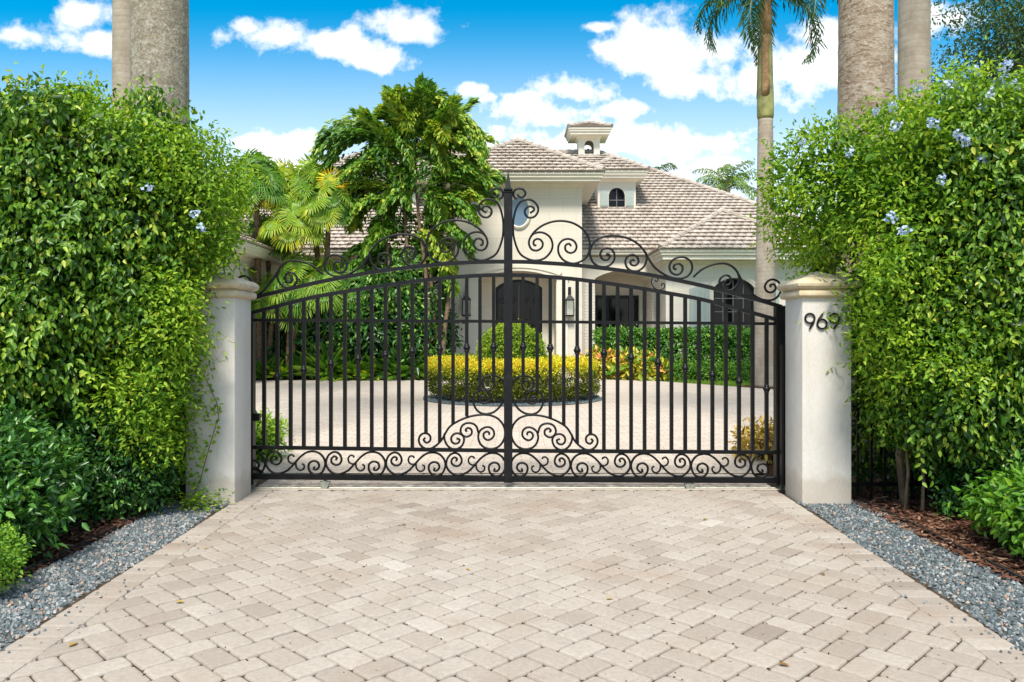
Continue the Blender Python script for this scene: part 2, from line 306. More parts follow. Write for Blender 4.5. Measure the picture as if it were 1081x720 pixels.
# ------------- pavers
EL=[(-2.50,.45),(-2.50,4.0),(-2.58,7.1),(-2.62,8.76)]; ER=[(2.50,.45),(2.50,4.0),(2.60,7.0),(2.78,8.76)]
def paver(g,cx,cy,L,Wd,ang,a,dz):
    ca,sa=math.cos(ang),math.sin(ang); tx=random.gauss(0,.004); ty=random.gauss(0,.004); ca2=[]
    j=lambda: random.uniform(-.0022,.0022)
    def ring(ins,z,cr):
        r=[]; hx=L/2-ins; hy=Wd/2-ins
        for sx,sy,o in ((1,1,0),(-1,1,90),(-1,-1,180),(1,-1,270)):
            for q in (0,30,60,90):
                t=math.radians(o+q); x=sx*(hx-cr)+cr*math.cos(t)+jit[len(r)][0]; y=sy*(hy-cr)+cr*math.sin(t)+jit[len(r)][1]
                r.append((cx+x*ca-y*sa, cy+x*sa+y*ca, z+dz+x*tx+y*ty))
        return r
    jit=[(j(),j()) for _ in range(16)]
    R=[ring(.0035,-.02,.022),ring(.0038,-.010,.022),ring(.008,-.003,.021),ring(.019,0,.018)]
    g.rings(R,cap=False,a=a); n=len(g.v); g.f.append(tuple(range(n-16,n)))
def clip_g(g,planes):
    bm=bmesh.new(); lay=bm.verts.layers.float.new('var'); vs=[bm.verts.new(p) for p in g.v]
    for v,a in zip(vs,g.a): v[lay]=a
    for f in g.f:
        try: bm.faces.new([vs[i] for i in f])
        except ValueError: pass
    for co,no in planes:
        bmesh.ops.bisect_plane(bm,geom=bm.verts[:]+bm.edges[:]+bm.faces[:],plane_co=co,plane_no=no,clear_outer=True,dist=1e-5)
    bm.verts.index_update(); o=G(); o.v=[tuple(v.co) for v in bm.verts]; o.a=[v[lay] for v in bm.verts]; o.f=[tuple(v.index for v in f.verts) for f in bm.faces]; bm.free(); return o
def inpoly(x,poly):  # edge X at given y
    y=x
    for (x0,y0),(x1,y1) in zip(poly,poly[1:]):
        if y<=y1: return x0+(x1-x0)*(y-y0)/(y1-y0)
    return poly[-1][0]
U=.0765; gp=G(); s2=math.sqrt(.5)
# herringbone of 2:3 blocks laid at 45 degrees: unit offsets along a diagonal staircase
Lp,Wp=.229,.153
cells=[]
R_=range(-70,71)
for i in R_:
    for k in R_:
        # stair k step (W,W) ; column shift i of (L+W, W-L)... lattice of one horizontal + one vertical block
        ox=i*(Lp+Wp)+k*Wp; oy=i*(Wp-Lp)*1.0+k*Wp
        ox=k*Wp+i*Lp; oy=k*Wp-i*Lp
        cells.append((ox+Lp/2,oy+Wp/2,0)); cells.append((ox+Wp/2,oy+Wp+Lp/2,1))
for x,y,o in cells:
    # rotate pattern by 45 deg
    X=(x*s2-y*s2); Y=(x*s2+y*s2)+4.2
    if not(.2<Y<9.1 and abs(X)<3.0): continue
    t=.52+.12*random.gauss(0,1)+.10*math.sin(X*1.7+2)*math.cos(Y*1.3+.5)+(-.12 if (X+1.6)**2/1.6+(Y-6.6)**2/.7<1 else 0)
    paver(gp,X,Y,Lp,Wp,PI/4+(PI/2 if o else 0),min(1,max(0,t)),random.gauss(0,.0014))
BW=.235
def side_planes(off,ysel=None):
    return None
# clip by three wedges per side: approximate each border line by one straight line
pl=[((-2.53+BW,4,0),Vector((-1,-.02,0))),((2.53-BW,4,0),Vector((1,-.032,0))),((0,8.74,0),Vector((0,1,0))),((0,.5,0),Vector((0,-1,0)))]
gp=clip_g(gp,pl)
y=.52
while y<8.7:
    w=.153
    for s in (-1,1):
        xe=(-2.53+(y-4)*-.02) if s<0 else (2.53+(y-4)*.032)
        paver(gp,xe-s*BW/2,y+w/2,.229,w,random.gauss(0,.006),min(1,max(0,.45+.2*random.gauss(0,1))),random.gauss(0,.001))
    y+=w
struct('driveway_pavers',gp,M['paver'])
# ------------- gate track strip
g=G(); m=40
for i in range(m):
    x0=-2.66+5.5*i/m; x1=-2.66+5.5*(i+1)/m
g.box(-2.66,2.84,7.82,7.93,.001,.008)
g2=G(); g2.tube([(-2.66,7.88,.012),(2.84,7.88,.012)],.009,6)
t=Thing("gate_track","pale ground track with a thin steel rail crossing the drive under the gate","gate track",(0,7.88,0))
t.part('track_strip',g,M['concrete']); t.part('steel_rail',g2,M['galv'])
g=G(); g.box(-2.72,2.85,8.742,8.757,-.002,.006); struct('paving_joint',g,M['sand'])
# ------------- gravel strips (stones)
def stones(n,area,zf,size,flat=.6,avals=None,seed=1,chip=False):
    g=G(); rr=random.Random(seed)
    for _ in range(n):
        x,y=area(rr); s=size*rr.uniform(.6,1.35); q=rr.uniform(0,PI); c,sn=math.cos(q),math.sin(q); tl=rr.gauss(0,.35)
        a=rr.random() if avals is None else avals(rr)
        pts=[]
        if chip:
            L=s*rr.uniform(.8,2.0); w=s*rr.uniform(.3,.6); h=.004; base=[(-L,-w*.6,0),(-L*.2,-w,0),(L,-w*.4,0),(L*.8,w*.7,0),(-L*.5,w,0)]
            for px,py,pz in base: pts.append((px,py,px*tl*.6+py*rr.gauss(0,.3)))
            tp=[(p[0],p[1],p[2]+h) for p in pts]; allp=pts+tp; k=5
            fs=[tuple(range(k,2*k))]+[(i,(i+1)%k,k+(i+1)%k,k+i) for i in range(k)]
        else:
            k=5; r1=[rr.uniform(.75,1.2) for _ in range(k)]
            lo=[(s*r1[i]*math.cos(2*PI*i/k),s*r1[i]*math.sin(2*PI*i/k)*.75,-s*.2*flat) for i in range(k)]
            hi=[(s*r1[i]*.62*math.cos(2*PI*i/k+.3)+s*.1,s*r1[i]*.5*math.sin(2*PI*i/k+.3),s*flat*rr.uniform(.5,.9)+tl*s*math.cos(2*PI*i/k)*.6) for i in range(k)]
            allp=lo+hi; fs=[tuple(range(k,2*k))]+[(i,(i+1)%k,k+(i+1)%k,k+i) for i in range(k)]
        z=zf(x,y,rr)
        g.add([(x+p[0]*c-p[1]*sn,y+p[0]*sn+p[1]*c,z+p[2]) for p in allp],fs,a)
    return g
def gl(rr):
    y=rr.uniform(2.2,7.9)**1.0; xe=-2.54+(y-4)*-.02; w=.56 if y<7.0 else .5; x=xe-rr.random()*w*(1 if y<7.2 else .0)
    return x,y
def strip(side):
    def f(rr):
        y=2.0+5.35*rr.random()
        if side<0: xe=-2.54-(y-4)*.02; x=xe-.56*rr.random()-.02*math.sin(y*3)
        else: xe=2.54+(y-4)*.032; x=xe+(.60-.0*(y))*rr.random()+.02*math.sin(y*3)
        return x,y
    return f
hz=lambda x,y,rr: rr.uniform(-.024,-.002)
g=stones(15000,strip(-1),hz,.0125,.7,seed=3); struct('gravel_border',g,M['gravel'],'stuff',label='grey blue crushed gravel strip along the left edge of the driveway',cat='gravel')
g=stones(16000,strip(1),hz,.0125,.7,seed=4,avals=lambda r:r.random()**1.5); struct('gravel_border',g,M['gravel'],'stuff',label='blue grey crushed gravel strip along the right edge of the driveway',cat='gravel')
sheet('gravel_bed_ground',[(-3.12,-.9),(-2.45,-.9),(-2.6,7.4),(-3.2,7.4)],-.02,M['fines']); sheet('gravel_bed_ground',[(2.45,-.9),(3.12,-.9),(3.25,7.4),(2.62,7.4)],-.02,M['fines'])
for s,xa,xb in ((-1,-3.12,-3.2),(1,3.15,3.27)):
    g=G(); g.rings([[(xa+(xb-xa)*(y+1)/8.5+d+.012*math.sin(y*2.3),y,z) for d,z in ((-.008,-.04),(.008,-.04),(.008,.022),(-.008,.022))] for y in [ -1+8.45*i/24 for i in range(25)]])
    solo('lawn_edging','thin black plastic edging between gravel and mulch on the %s side'%('left' if s<0 else 'right'),'edging',g,M['edging'],(xa,3,0))
def mul(s):
    def f(rr):
        y=2.2+5.6*rr.random(); x=s*(3.14+2.2*rr.random()**1.4) if y<7.2 else s*(3.2+2.2*rr.random()); return x,y
    return f
g=stones(5500,mul(-1),lambda x,y,rr: rr.uniform(-.02,.02),.022,seed=5,chip=True,avals=lambda r:r.random()); struct('bark_mulch',g,M['chip'],'stuff',label='dark bark mulch under the left hedge',cat='mulch')
g=stones(7500,mul(1),lambda x,y,rr: rr.uniform(-.02,.02),.022,seed=6,chip=True,avals=lambda r:.3+.7*r.random()); struct('bark_mulch',g,M['chip'],'stuff',label='reddish brown bark mulch under the right hedge',cat='mulch')
g=stones(1100,lambda rr:(rr.uniform(-2.4,2.5),rr.uniform(2.0,8.6)),lambda x,y,rr: rr.uniform(-.008,-.001),.0045,seed=15,chip=True,avals=lambda r:r.random()); struct('driveway_debris',g,M['chip'],'stuff',label='tiny bits of dry plant debris in the paver joints',cat='debris')
for sd_ in (-1,1): struct('stray_gravel',stones(70,lambda rr:(sd_*(2.5-abs(rr.gauss(0,.09))),rr.uniform(2.2,7.0)),lambda x,y,rr:.004,.009,.7,seed=20+sd_),M['gravel'],'stuff',label='stray gravel stones spilled on the %s paver border'%('left' if sd_<0 else 'right'),cat='gravel')
# few stray leaves on the pavers
lf=[(-1.95,4.55,1),(-.9,6.4,.8),(-.3,5.2,.8),(1.25,3.7,1),(.55,4.6,.8),(1.6,6.6,.9),(-2.2,3.9,1.1),(-1.2,3.4,.8),(.15,3.3,.9),(2.0,5.1,.9),(-2.05,6.6,.7),(-2.2,5.7,.7)]
for i,(x,y,s) in enumerate(lf):
    ng=NG(); q=random.uniform(0,2*PI); ng.leaves([(x,y,.008)],[(math.cos(q),math.sin(q),.05)],[(0,0,1)],.055*s,.03*s,random.uniform(.2,.8),fold=.15,droop=.1)
    solo('fallen_leaf','small dry brown leaf lying on the tumbled driveway pavers','leaf',ng,M['drygrass'],(x,y,0),group='fallen leaves on the driveway')

# ================================================================ PILLARS
def crom(pts,n=6):
    P=[Vector((p[0],p[1],0)) for p in pts]; out=[]
    P=[P[0]*2-P[1]]+P+[P[-1]*2-P[-2]]
    for i in range(1,len(P)-2):
        a,b,c,d=P[i-1:i+3]
        for k in range(n):
            t=k/n; out.append(.5*((2*b)+(-a+c)*t+(2*a-5*b+4*c-d)*t*t+(-a+3*b-3*c+d)*t**3))
    out.append(P[-2]); return [(p.x,p.y) for p in out]
def pillar(x0,x1,label):
    cx=(x0+x1)/2; cy=7.22+(x1-x0)/2; h=(x1-x0)/2
    t=Thing('gate_pillar',label,'gate pillar',(cx,cy,0))
    g=G(); g.sq([(h,-.05),(h,1.2),(h,1.89)],cx,cy,.012); t.part('shaft',g,M['stucco'],smooth=35)
    g=G(); g.sq([(h+.004,1.888),(h+.028,1.893),(h+.04,1.908),(h+.043,1.93),(h+.036,1.95),(h+.018,1.962),(h+.02,1.966),(h+.046,1.975),(h+.06,1.995),(h+.062,2.018),(h+.05,2.04),(h+.03,2.055),(h*.6,2.095),(.02,2.142),(.004,2.146)],cx,cy,.004)
    t.part('cap',g,M['cap'],smooth=28); return t
pL=pillar(-3.0,-2.545,'cream stucco gate pillar with limestone cap, partly covered by the left hedge and a climbing vine')
pR=pillar(2.665,3.12,'cream stucco gate pillar with limestone cap carrying the number 969')
yf=7.22
def digit(kind,px):
    Yd=yf-.012; S=Yd/F
    def w(a,b): return (( px+a-CX)*S, Yd, CH-(b-HY)*S)
    cxo=5.2
    g=G()
    if kind=='9':
        pts=[w(cxo+5*math.cos(q),336+5*math.sin(q)) for q in [2*PI*i/24 for i in range(25)]]
        g.tube(pts,.0085,8); g.tube([w(cxo+4.9,337.3),w(cxo+3.5,341),w(cxo-.4,347.2)],.0085,8)
    else:
        pts=[w(cxo+5*math.cos(q),342+5*math.sin(q)) for q in [2*PI*i/24 for i in range(25)]]
        g.tube(pts,.0085,8); g.tube([w(cxo-4.9,340.7),w(cxo-3.5,337),w(cxo+.8,331)],.0085,8)
    return g
for k,px in (('9',849.8),('6',862.6),('9',875.6)): pR.part('digit',digit(k,px),M['iron'],smooth=True)

# ================================================================ GATE
YG=7.88; MX=536.5
gate=Thing('driveway_gate','black wrought iron arched driveway gate with scrollwork and tall spear topped centre post','gate',(0,YG,0))
def Wg(px,py,dy=0): p=W(px,py,YG); p.y+=dy; return p
def mir(pts): return [(2*MX-x, y-.013*(MX-(2*MX-x))) for x,y in pts]
def crop(pts,s,ox,oy): return [(x/s+ox,y/s+oy) for x,y in pts]
def scroll(pts,r=.0115,mat='iron2',name='scroll',ends=True,dy=0):
    c=crom(pts,6); g=G(); n=len(c)
    rr=[r]*n
    if ends: rr[0]=r*.9; rr[-1]=r*.9
    g.tube([Wg(x,y,dy) for x,y in c],rr,8); gate.part(name,g,M[mat],smooth=True)
UA=[(537,276.3),(560,276.8),(600,279.3),(640,283.6),(673,288.2),(700,293),(740,301.3),(780,311.4),(805,318),(825,324)]
LA=[(537,290.5),(560,291),(600,294),(640,299),(673,304),(700,308.6),(740,316),(780,326.5),(805,333.3),(820,337.8)]
for A,nm in ((UA,'upper_arch_rail'),(LA,'lower_arch_rail')):
    for side in (0,1):
        P=A if side==0 else mir(A); P=crom(P,5)
        if side: P=[p for p in P if p[0]>258]
        g=G(); g.tube([Wg(x,y) for x,y in P],.0265,4); gate.part(nm,g,M['iron2'])
def rail(pts,h,nm,dep=.04):
    g=G(); R=[]
    for x,y in pts:
        p=Wg(x,y); R.append([(p.x,p.y-dep/2,p.z-h/2),(p.x,p.y+dep/2,p.z-h/2),(p.x,p.y+dep/2,p.z+h/2),(p.x,p.y-dep/2,p.z+h/2)])
    g.rings(R); return gate.part(nm,g,M['iron'])
rail([(258,337.8),(536,339.4),(819,341.8)],.03,'middle_rail',.032)
rail([(258,472.0),(536,475.8),(819,477.4)],.036,'lower_rail',.034)
rail([(258,502.4),(536,505.4),(819,506.8)],.055,'bottom_rail',.06)
def yint(P,x):
    for (a,b),(c,d) in zip(P,P[1:]):
        if a<=x<=c: return b+(d-b)*(x-a)/(c-a)
    return P[-1][1] if x>P[-1][0] else P[0][1]
# posts
def post(xa,xb,yt,yb,nm,dep=.09,mat='iron'):
    g=G(); a=Wg(xa,yt); b=Wg(xb,yb); g.box(a.x,b.x,YG-dep/2,YG+dep/2,b.z,a.z); return gate.part(nm,g,M[mat])
post(257,268.4,329,511,'end_post'); post(818,828,323,511.5,'end_post')
cp=post(532,541,204,509,'centre_post',.075,'iron2')
c=Wg(536.5,204); g=G(); z0=c.z
g.sq([(.035,z0-.004),(.045,z0+.004),(.045,z0+.012),(.032,z0+.018),(.046,z0+.028),(.046,z0+.038),(.03,z0+.048),(.026,z0+.07),(.002,z0+.222)],c.x,YG,.006); gate.part('spear_finial',g,M['iron2'])
# pickets
LB=[278.9,292.8,306.9,320.8,335.3,349.4,364.2,378.3,392.5,406.9,421.1,435.3,449.7,464.2,478.3,492.8,506.7,521.1]
RB=[552.2,567,580.9,595.1,609.3,623.2,637.5,652,666.2,680.4,694.6,708.8,723.3,737.8,752,766.2,780.1,794.4,809.2]
KN={292.8:397.8,320.8:390.3,349.4:384.2,378.3:378.6,406.9:374.7,435.3:371,464.2:368.6,492.8:367.2,521.1:366.4,552.2:366.3,580.9:367.5,609.3:370,637.5:373,666.2:377.6,694.6:382.8,723.3:388.5,752:396,780.1:402.7,809.2:410.6}
END={449.7:457,463.8:466,464.2:466,478.3:447,492.8:439,506.7:412,521.1:402,552.2:402,567:412,580.9:441,595.1:448,609.3:468,623.2:459}
LAm=sorted(mir(LA))
for x in LB+RB:
    yt=yint(LA,x) if x>MX else yint(LAm,x)
    yb=END.get(x, 472+ (x-258)/556*5.2)
    a=Wg(x,yt); b=Wg(x,yb); h=.0172; g=G(); g.box(a.x-h,a.x+h,YG-h,YG+h,b.z-.004,a.z)
    o=gate.part('picket',g,M['iron'])
    if x in KN:
        p=Wg(x,KN[x]); g=G(); g.lathe([(.022,-.04),(.027,-.03),(.024,-.024),(.034,-.012),(.036,0),(.034,.012),(.024,.024),(.027,.03),(.022,.04)],p,12); gate.part('collar',g,M['iron2'],parent=o,smooth=40)
S6=lambda p: crop(p,6,530,180); S7=lambda p: crop(p,7.2,600,230); S7c=lambda p: crop(p,7.2,700,260); S8=lambda p: crop(p,8,530,420); S9=lambda p: crop(p,9,630,460); S10=lambda p: crop(p,10.29,490,380)
T=[]
T.append(S6([(100,148),(108,166),(122,170),(128,150),(112,132),(90,140),(80,160),(86,178)][::-1]) if 0 else S6([(97,152),(110,166),(130,168),(148,150),(138,124),(110,114),(82,124),(72,150),(80,172),(96,178)]))
T.append(S6([(176,268),(190,262),(203,248),(195,232),(170,228),(148,245),(145,272),(168,298),(205,292),(228,258),(222,220),(188,188),(150,185),(118,198),(92,235),(76,290),(70,350),(76,430),(108,518),(155,556),(210,570),(268,556),(308,515),(320,470),(305,425),(270,398),(230,392),(190,408),(170,455),(185,497),(220,507),(250,490),(258,462),(242,438),(218,434),(200,450),(203,472),(218,474)]))
T.append(S6([(184,418),(205,388),(250,352),(300,330),(350,320),(405,322),(460,338),(515,376),(548,430),(556,490),(535,548),(490,580),(440,588),(390,568),(360,528),(357,480),(380,445),(418,433),(455,447),(472,480),(460,512),(430,522),(403,505),(402,475),(424,464),(438,480)]))
T.append(S7([(503,328),(488,318),(470,335),(482,358),(512,360),(533,335),(522,298),(488,280),(452,292),(433,330),(445,375),(480,402),(530,402),(572,372),(593,325),(592,280),(560,230),(510,185),(450,155),(390,140),(330,136),(265,145),(205,175),(170,230),(166,285),(190,340),(240,370),(300,366),(340,335),(352,290),(335,248),(295,230),(257,245),(242,282),(262,315),(297,318),(315,292),(298,272),(288,290)]))
T.append(S7([(578,250),(610,310),(655,375),(720,425),(790,455),(860,460),(915,435),(941,385),(930,335),(890,303),(840,300),(790,323),(768,370),(783,415),(825,432),(860,412),(868,375),(845,350),(810,355),(800,382),(822,392)]))
T.append(S7c([(230,234),(262,203),(300,173),(360,145),(425,131),(480,133),(530,158),(566,200),(578,250),(560,300),(515,333),(465,328),(432,292),(432,252),(458,226),(492,222),(517,250),(508,285),(480,295),(463,275),(480,260)]))
T.append(S7c([(573,212),(600,260),(650,325),(700,378),(760,406),(825,409),(875,378),(897,325),(880,275),(835,252),(793,268),(773,310),(793,345),(830,348),(857,320),(842,290),(815,295),(820,312)]))
for p in T: scroll(p); scroll(mir(p))
B=[]
B.append(S8([(212,315),(215,295),(235,287),(258,305),(258,335),(232,357),(198,350),(172,318),(178,275),(212,250),(255,255),(292,285),(305,335),(288,390),(245,425),(185,432),(130,410),(92,360),(78,300),(92,235),(135,180),(195,152),(260,145),(330,152),(400,170),(480,205),(545,250),(585,310),(612,360),(655,405),(710,438),(758,435),(798,400),(806,355),(785,318),(745,308),(712,330),(712,370),(742,388),(766,365),(752,345)]))
B.append(S8([(588,305),(592,345),(575,395),(540,430),(495,440),(448,415),(426,370),(432,330),(462,308),(500,308),(530,335),(530,372),(505,393),(473,385),(463,358),(490,348)]))
B.append(S8([(304,300),(318,250),(350,222),(400,218),(440,240),(455,285),(435,322),(398,333),(363,310),(362,275),(390,258),(412,275),(400,292)]))
B.append(S10([(722,415),(740,400),(770,400),(790,425),(775,460),(735,475),(690,455),(670,410),(690,355),(745,330),(805,342),(850,385),(860,450),(832,530),(785,575),(720,590),(640,570),(575,515),(530,435),(513,350),(520,270),(560,205),(620,172),(690,175),(740,205),(757,260),(735,312),(690,332),(645,312),(632,265),(655,228),(695,230),(708,262),(685,285)]))
for p in B: scroll(p); scroll(mir(p))
mot=[(425,315),(432,340),(405,342),(382,312),(395,275),(435,262),(475,285),(482,330),(460,372),(410,390),(355,368),(325,300),(335,240),(375,192),(430,172),(490,178),(540,207),(580,245),(630,303),(690,358),(770,386),(840,365),(885,305),(880,240),(848,193),(800,176),(757,200),(740,250),(760,290),(798,299),(833,278),(836,242),(810,218),(785,232),(795,255)]
c1=[(592,262),(630,288),(668,272),(676,235),(655,208),(628,212),(622,228)]; c2=[(604,275),(598,325),(565,352),(530,338),(524,305),(545,290)]
c1b=[(575,240),(600,215)]; 
for k in range(5):
    off=539.4+63.45*k-666.1; dyy=k*.25-.6
    m_=mot if k<4 else mot[:15]
    P=[(x+off,y+dyy) for x,y in S9(m_)]; scroll(P,mat='iron',name='scroll'); 
    Pm=P if k<4 else P[:14]
    scroll(mir(Pm),mat='iron')
    if k<4:
        for c_ in (c1,c2):
            P=[(x+off,y+dyy) for x,y in S9(c_)]; scroll(P,.0095,'iron','curl'); scroll(mir(P),.0095,'iron','curl')
# made-up curl added between the arches for a stray brown mark
scroll(S7([(640,455),(632,490),(650,530),(690,548),(728,532),(730,505),(712,500),(706,518)]),.006,'iron2','curl'); scroll(S7([(655,470),(668,485),(682,470),(670,452),(645,452)]),.006,'iron2','curl')
# rollers
for px,yb in ((343,505),(728,507.5),(266,503)):
    p=Wg(px,yb); x=p.x; z=p.z-.03
    g=G(); 
    for d in (-.028,.024): g.rings([[(x-.055,YG+d,z),(x+.055,YG+d,z),(x+.04,YG+d,z-.035),(x+.02,YG+d,z-.075),(x-.02,YG+d,z-.075),(x-.04,YG+d,z-.035)],[(x-.055,YG+d+.004,z),(x+.055,YG+d+.004,z),(x+.04,YG+d+.004,z-.035),(x+.02,YG+d+.004,z-.075),(x-.02,YG+d+.004,z-.075),(x-.04,YG+d+.004,z-.035)]])
    rb=gate.part('roller_bracket',g,M['galv'])
    g=G(); R=[]
    for yy,r in ((-.02,.012),(-.02,.036),(0,.03),(.02,.036),(.02,.012)): R.append([(x+r*math.cos(2*PI*k/20),YG+yy,.016+.036+r*math.sin(2*PI*k/20)) for k in range(20)])
    g.rings(R); gate.part('wheel',g,M['galv'],parent=rb,smooth=40)
g=G(); a=Wg(268,436.5); b=Wg(274.5,444); g.box(a.x,b.x,YG-.03,YG+.03,b.z,a.z); gate.part('catch_block',g,M['iron'])
# fixed steel guide post beside each pillar
g=G(); x=2.653; g.box(2.788,2.806,7.70,7.76,-.02,2.0); 
t=Thing('gate_guide_post','slim black steel guide post on the inner side of the right pillar','post',(2.65,7.72,0)); g=G(); g.box(2.636,2.656,7.685,7.735,-.02,1.45); t.part('upright',g,M['iron'])
g=G(); g.box(2.622,2.668,7.675,7.745,-.002,.012); t.part('foot_plate',g,M['iron'])
# iron fences running outward from pillars (inside the hedges)
def fence(x0,x1,y,label):
    t=Thing('iron_fence',label,'fence',((x0+x1)/2,y,0))
    for z in (.12,1.5):
        g=G(); g.box(x0,x1,y-.015,y+.015,z,z+.035); t.part('rail',g,M['iron'])
    n=int(abs(x1-x0)/.125)
    for i in range(n+1):
        x=x0+(x1-x0)*i/n; g=G(); g.box(x-.01,x+.01,y-.01,y+.01,0,1.62); t.part('picket',g,M['iron'])
fence(3.135,6.2,7.42,'black iron picket fence hidden in the right hedge beside the numbered pillar')
fence(-6.2,-3.015,7.42,'black iron picket fence hidden in the left hedge beside the vine covered pillar')
# ================================================================ HOUSE
house=Thing('house','cream stone villa with tiled hip roofs, entry tower and cupola behind the courtyard','house',(2,32,0))
def arch_pts(o,n=14):   # opening: (xa,xb,zb,zs,rise)
    xa,xb,zb,zs,r=o; w=(xb-xa)/2; out=[]
    if r<=0: return [(xa,zs),(xb,zs)]
    R=(w*w+r*r)/(2*r); cz=zs+r-R; cx=(xa+xb)/2
    for i in range(n+1):
        x=xa+(xb-xa)*i/n; out.append((x,cz+math.sqrt(max(0,R*R-(x-cx)**2))))
    return out
def wall_front(x0,x1,z0,z1,Y,ops,depth):
    g=G(); x=x0
    for o in sorted(ops):
        xa,xb,zb,zs,r=o
        if xa>x: g.add([(x,Y,z0),(xa,Y,z0),(xa,Y,z1),(x,Y,z1)],[(0,1,2,3)])
        if zb>z0: g.add([(xa,Y,z0),(xb,Y,z0),(xb,Y,zb),(xa,Y,zb)],[(0,1,2,3)]); g.add([(xa,Y,zb),(xb,Y,zb),(xb,Y+depth,zb),(xa,Y+depth,zb)],[(0,1,2,3)])
        P=arch_pts(o)
        for (a,b),(c,d) in zip(P,P[1:]):
            g.add([(a,Y,b),(c,Y,d),(c,Y,z1),(a,Y,z1)],[(0,1,2,3)]); g.add([(a,Y,b),(a,Y+depth,b),(c,Y+depth,d),(c,Y,d)],[(0,1,2,3)])
        g.add([(xa,Y,zb),(xa,Y+depth,zb),(xa,Y+depth,zs),(xa,Y,zs)],[(0,1,2,3)]); g.add([(xb,Y,zb),(xb,Y,zs),(xb,Y+depth,zs),(xb,Y+depth,zb)],[(0,1,2,3)])
        x=xb
    if x<x1: g.add([(x,Y,z0),(x1,Y,z0),(x1,Y,z1),(x,Y,z1)],[(0,1,2,3)])
    return g
def side(g,x,y0,y1,z0,z1): g.add([(x,y0,z0),(x,y1,z0),(x,y1,z1),(x,y0,z1)],[(0,1,2,3)])
# --- tiled roof plane : polygon (convex, 3D), eave direction u
def roof_plane(poly,tw=.31,tl=.36,parent=None,name='roof_tiles'):
    P=[Vector(p) for p in poly]; u=(P[1]-P[0]).normalized(); n=None
    for k in range(2,len(P)):
        c=u.cross(P[k]-P[0])
        if c.length>1e-3: n=c.normalized(); break
    if n.z<0: n=-n
    v=n.cross(u).normalized()
    if v.z<0: v=-v
    us=[(p-P[0]).dot(u) for p in P]; vs=[(p-P[0]).dot(v) for p in P]
    g=G(); 
    row=0; y=-.05
    while y<max(vs):
        off=(row%2)*tw*.5; x=min(us)-tw+off-random.uniform(0,.02)
        while x<max(us)+tw:
            a=min(1,max(0,.5+.22*random.gauss(0,1))); dz=random.gauss(0,.004); lift=.085+dz
            o=P[0]+u*x+v*y; w=tw-.02; l=tl+.05
            def q(a_,b_,c_): return o+u*a_+v*b_+n*c_
            hi=.02
            pts=[q(0,.05,0.0),q(w,.05,0.0),q(0,0,lift),q(w*.5,0,lift+hi),q(w,0,lift),q(0,l,.008),q(w*.5,l,.008+hi),q(w,l,.008)]
            g.add(pts,[(2,3,6,5),(3,4,7,6),(0,1,4,3,2),(0,2,5),(1,7,4)],a); x+=tw
        y+=tl; row+=1
    cen=sum(P,Vector())/len(P); planes=[]
    for i in range(len(P)):
        a,b=P[i],P[(i+1)%len(P)]; e=(b-a).normalized(); no=e.cross(n)
        if no.dot(cen-a)>0: no=-no
        if i==0: continue
        planes.append((a,no))
    g=clip_g(g,planes)
    ob=house.part(name,g,M['tile'],parent)
    gg=G(); gg.add([tuple(p-n*.01) for p in P],[tuple(range(len(P)))]); house.part('underlay',gg,M['underlay'],parent=ob)
    return ob
def hipcap(a,b,parent=None,r=.11):
    a,b=Vector(a),Vector(b); L=(b-a).length; k=max(1,int(L/.42)); g=G()
    d=(b-a)/k
    for i in range(k):
        p=a+d*i+Vector((0,0,.06)); q=a+d*(i+1.08)+Vector((0,0,.05)); g.tube([p,q],[r*1.12,r*.92],8,a=min(1,max(0,.5+.2*random.gauss(0,1))))
    house.part('ridge_cap',g,M['tile'],parent)
def hip_roof(x0,x1,y0,y1,ze,pitch,faces='FLRB',ends=True,name='roof'):
    w,d=(x1-x0),(y1-y0)
    if w>=d:
        r=d/2; A=(x0+r,(y0+y1)/2,ze+r*pitch); B=(x1-r,(y0+y1)/2,ze+r*pitch)
        P={'F':[(x0,y0,ze),(x1,y0,ze),B,A],'B':[(x1,y1,ze),(x0,y1,ze),A,B],'L':[(x0,y1,ze),(x0,y0,ze),A],'R':[(x1,y0,ze),(x1,y1,ze),B]}
        if w-d<1e-3: P['F']=[(x0,y0,ze),(x1,y0,ze),A]; P['B']=[(x1,y1,ze),(x0,y1,ze),A]
        caps=[((x0,y0,ze),A),((x1,y0,ze),B),((x0,y1,ze),A),((x1,y1,ze),B),(A,B)]
    else:
        r=w/2; A=((x0+x1)/2,y0+r,ze+r*pitch); B=((x0+x1)/2,y1-r,ze+r*pitch)
        P={'F':[(x0,y0,ze),(x1,y0,ze),A],'B':[(x1,y1,ze),(x0,y1,ze),B],'L':[(x0,y1,ze),(x0,y0,ze),A,B],'R':[(x1,y0,ze),(x1,y1,ze),B,A]}
        caps=[((x0,y0,ze),A),((x1,y0,ze),A),((x0,y1,ze),B),((x1,y1,ze),B),(A,B)]
    g=G(); 
    for f in P.values(): g.add([(p[0],p[1],p[2]-.03) for p in f],[tuple(range(len(f)))])
    rf=house.part(name,g,M['underlay'])
    for k in faces: roof_plane(P[k],parent=rf)
    for a,b in caps:
        if (Vector(a)-Vector(b)).length>.3 and ('B' in faces or not (a[1]==y1)): hipcap(a,b,rf)
    return rf
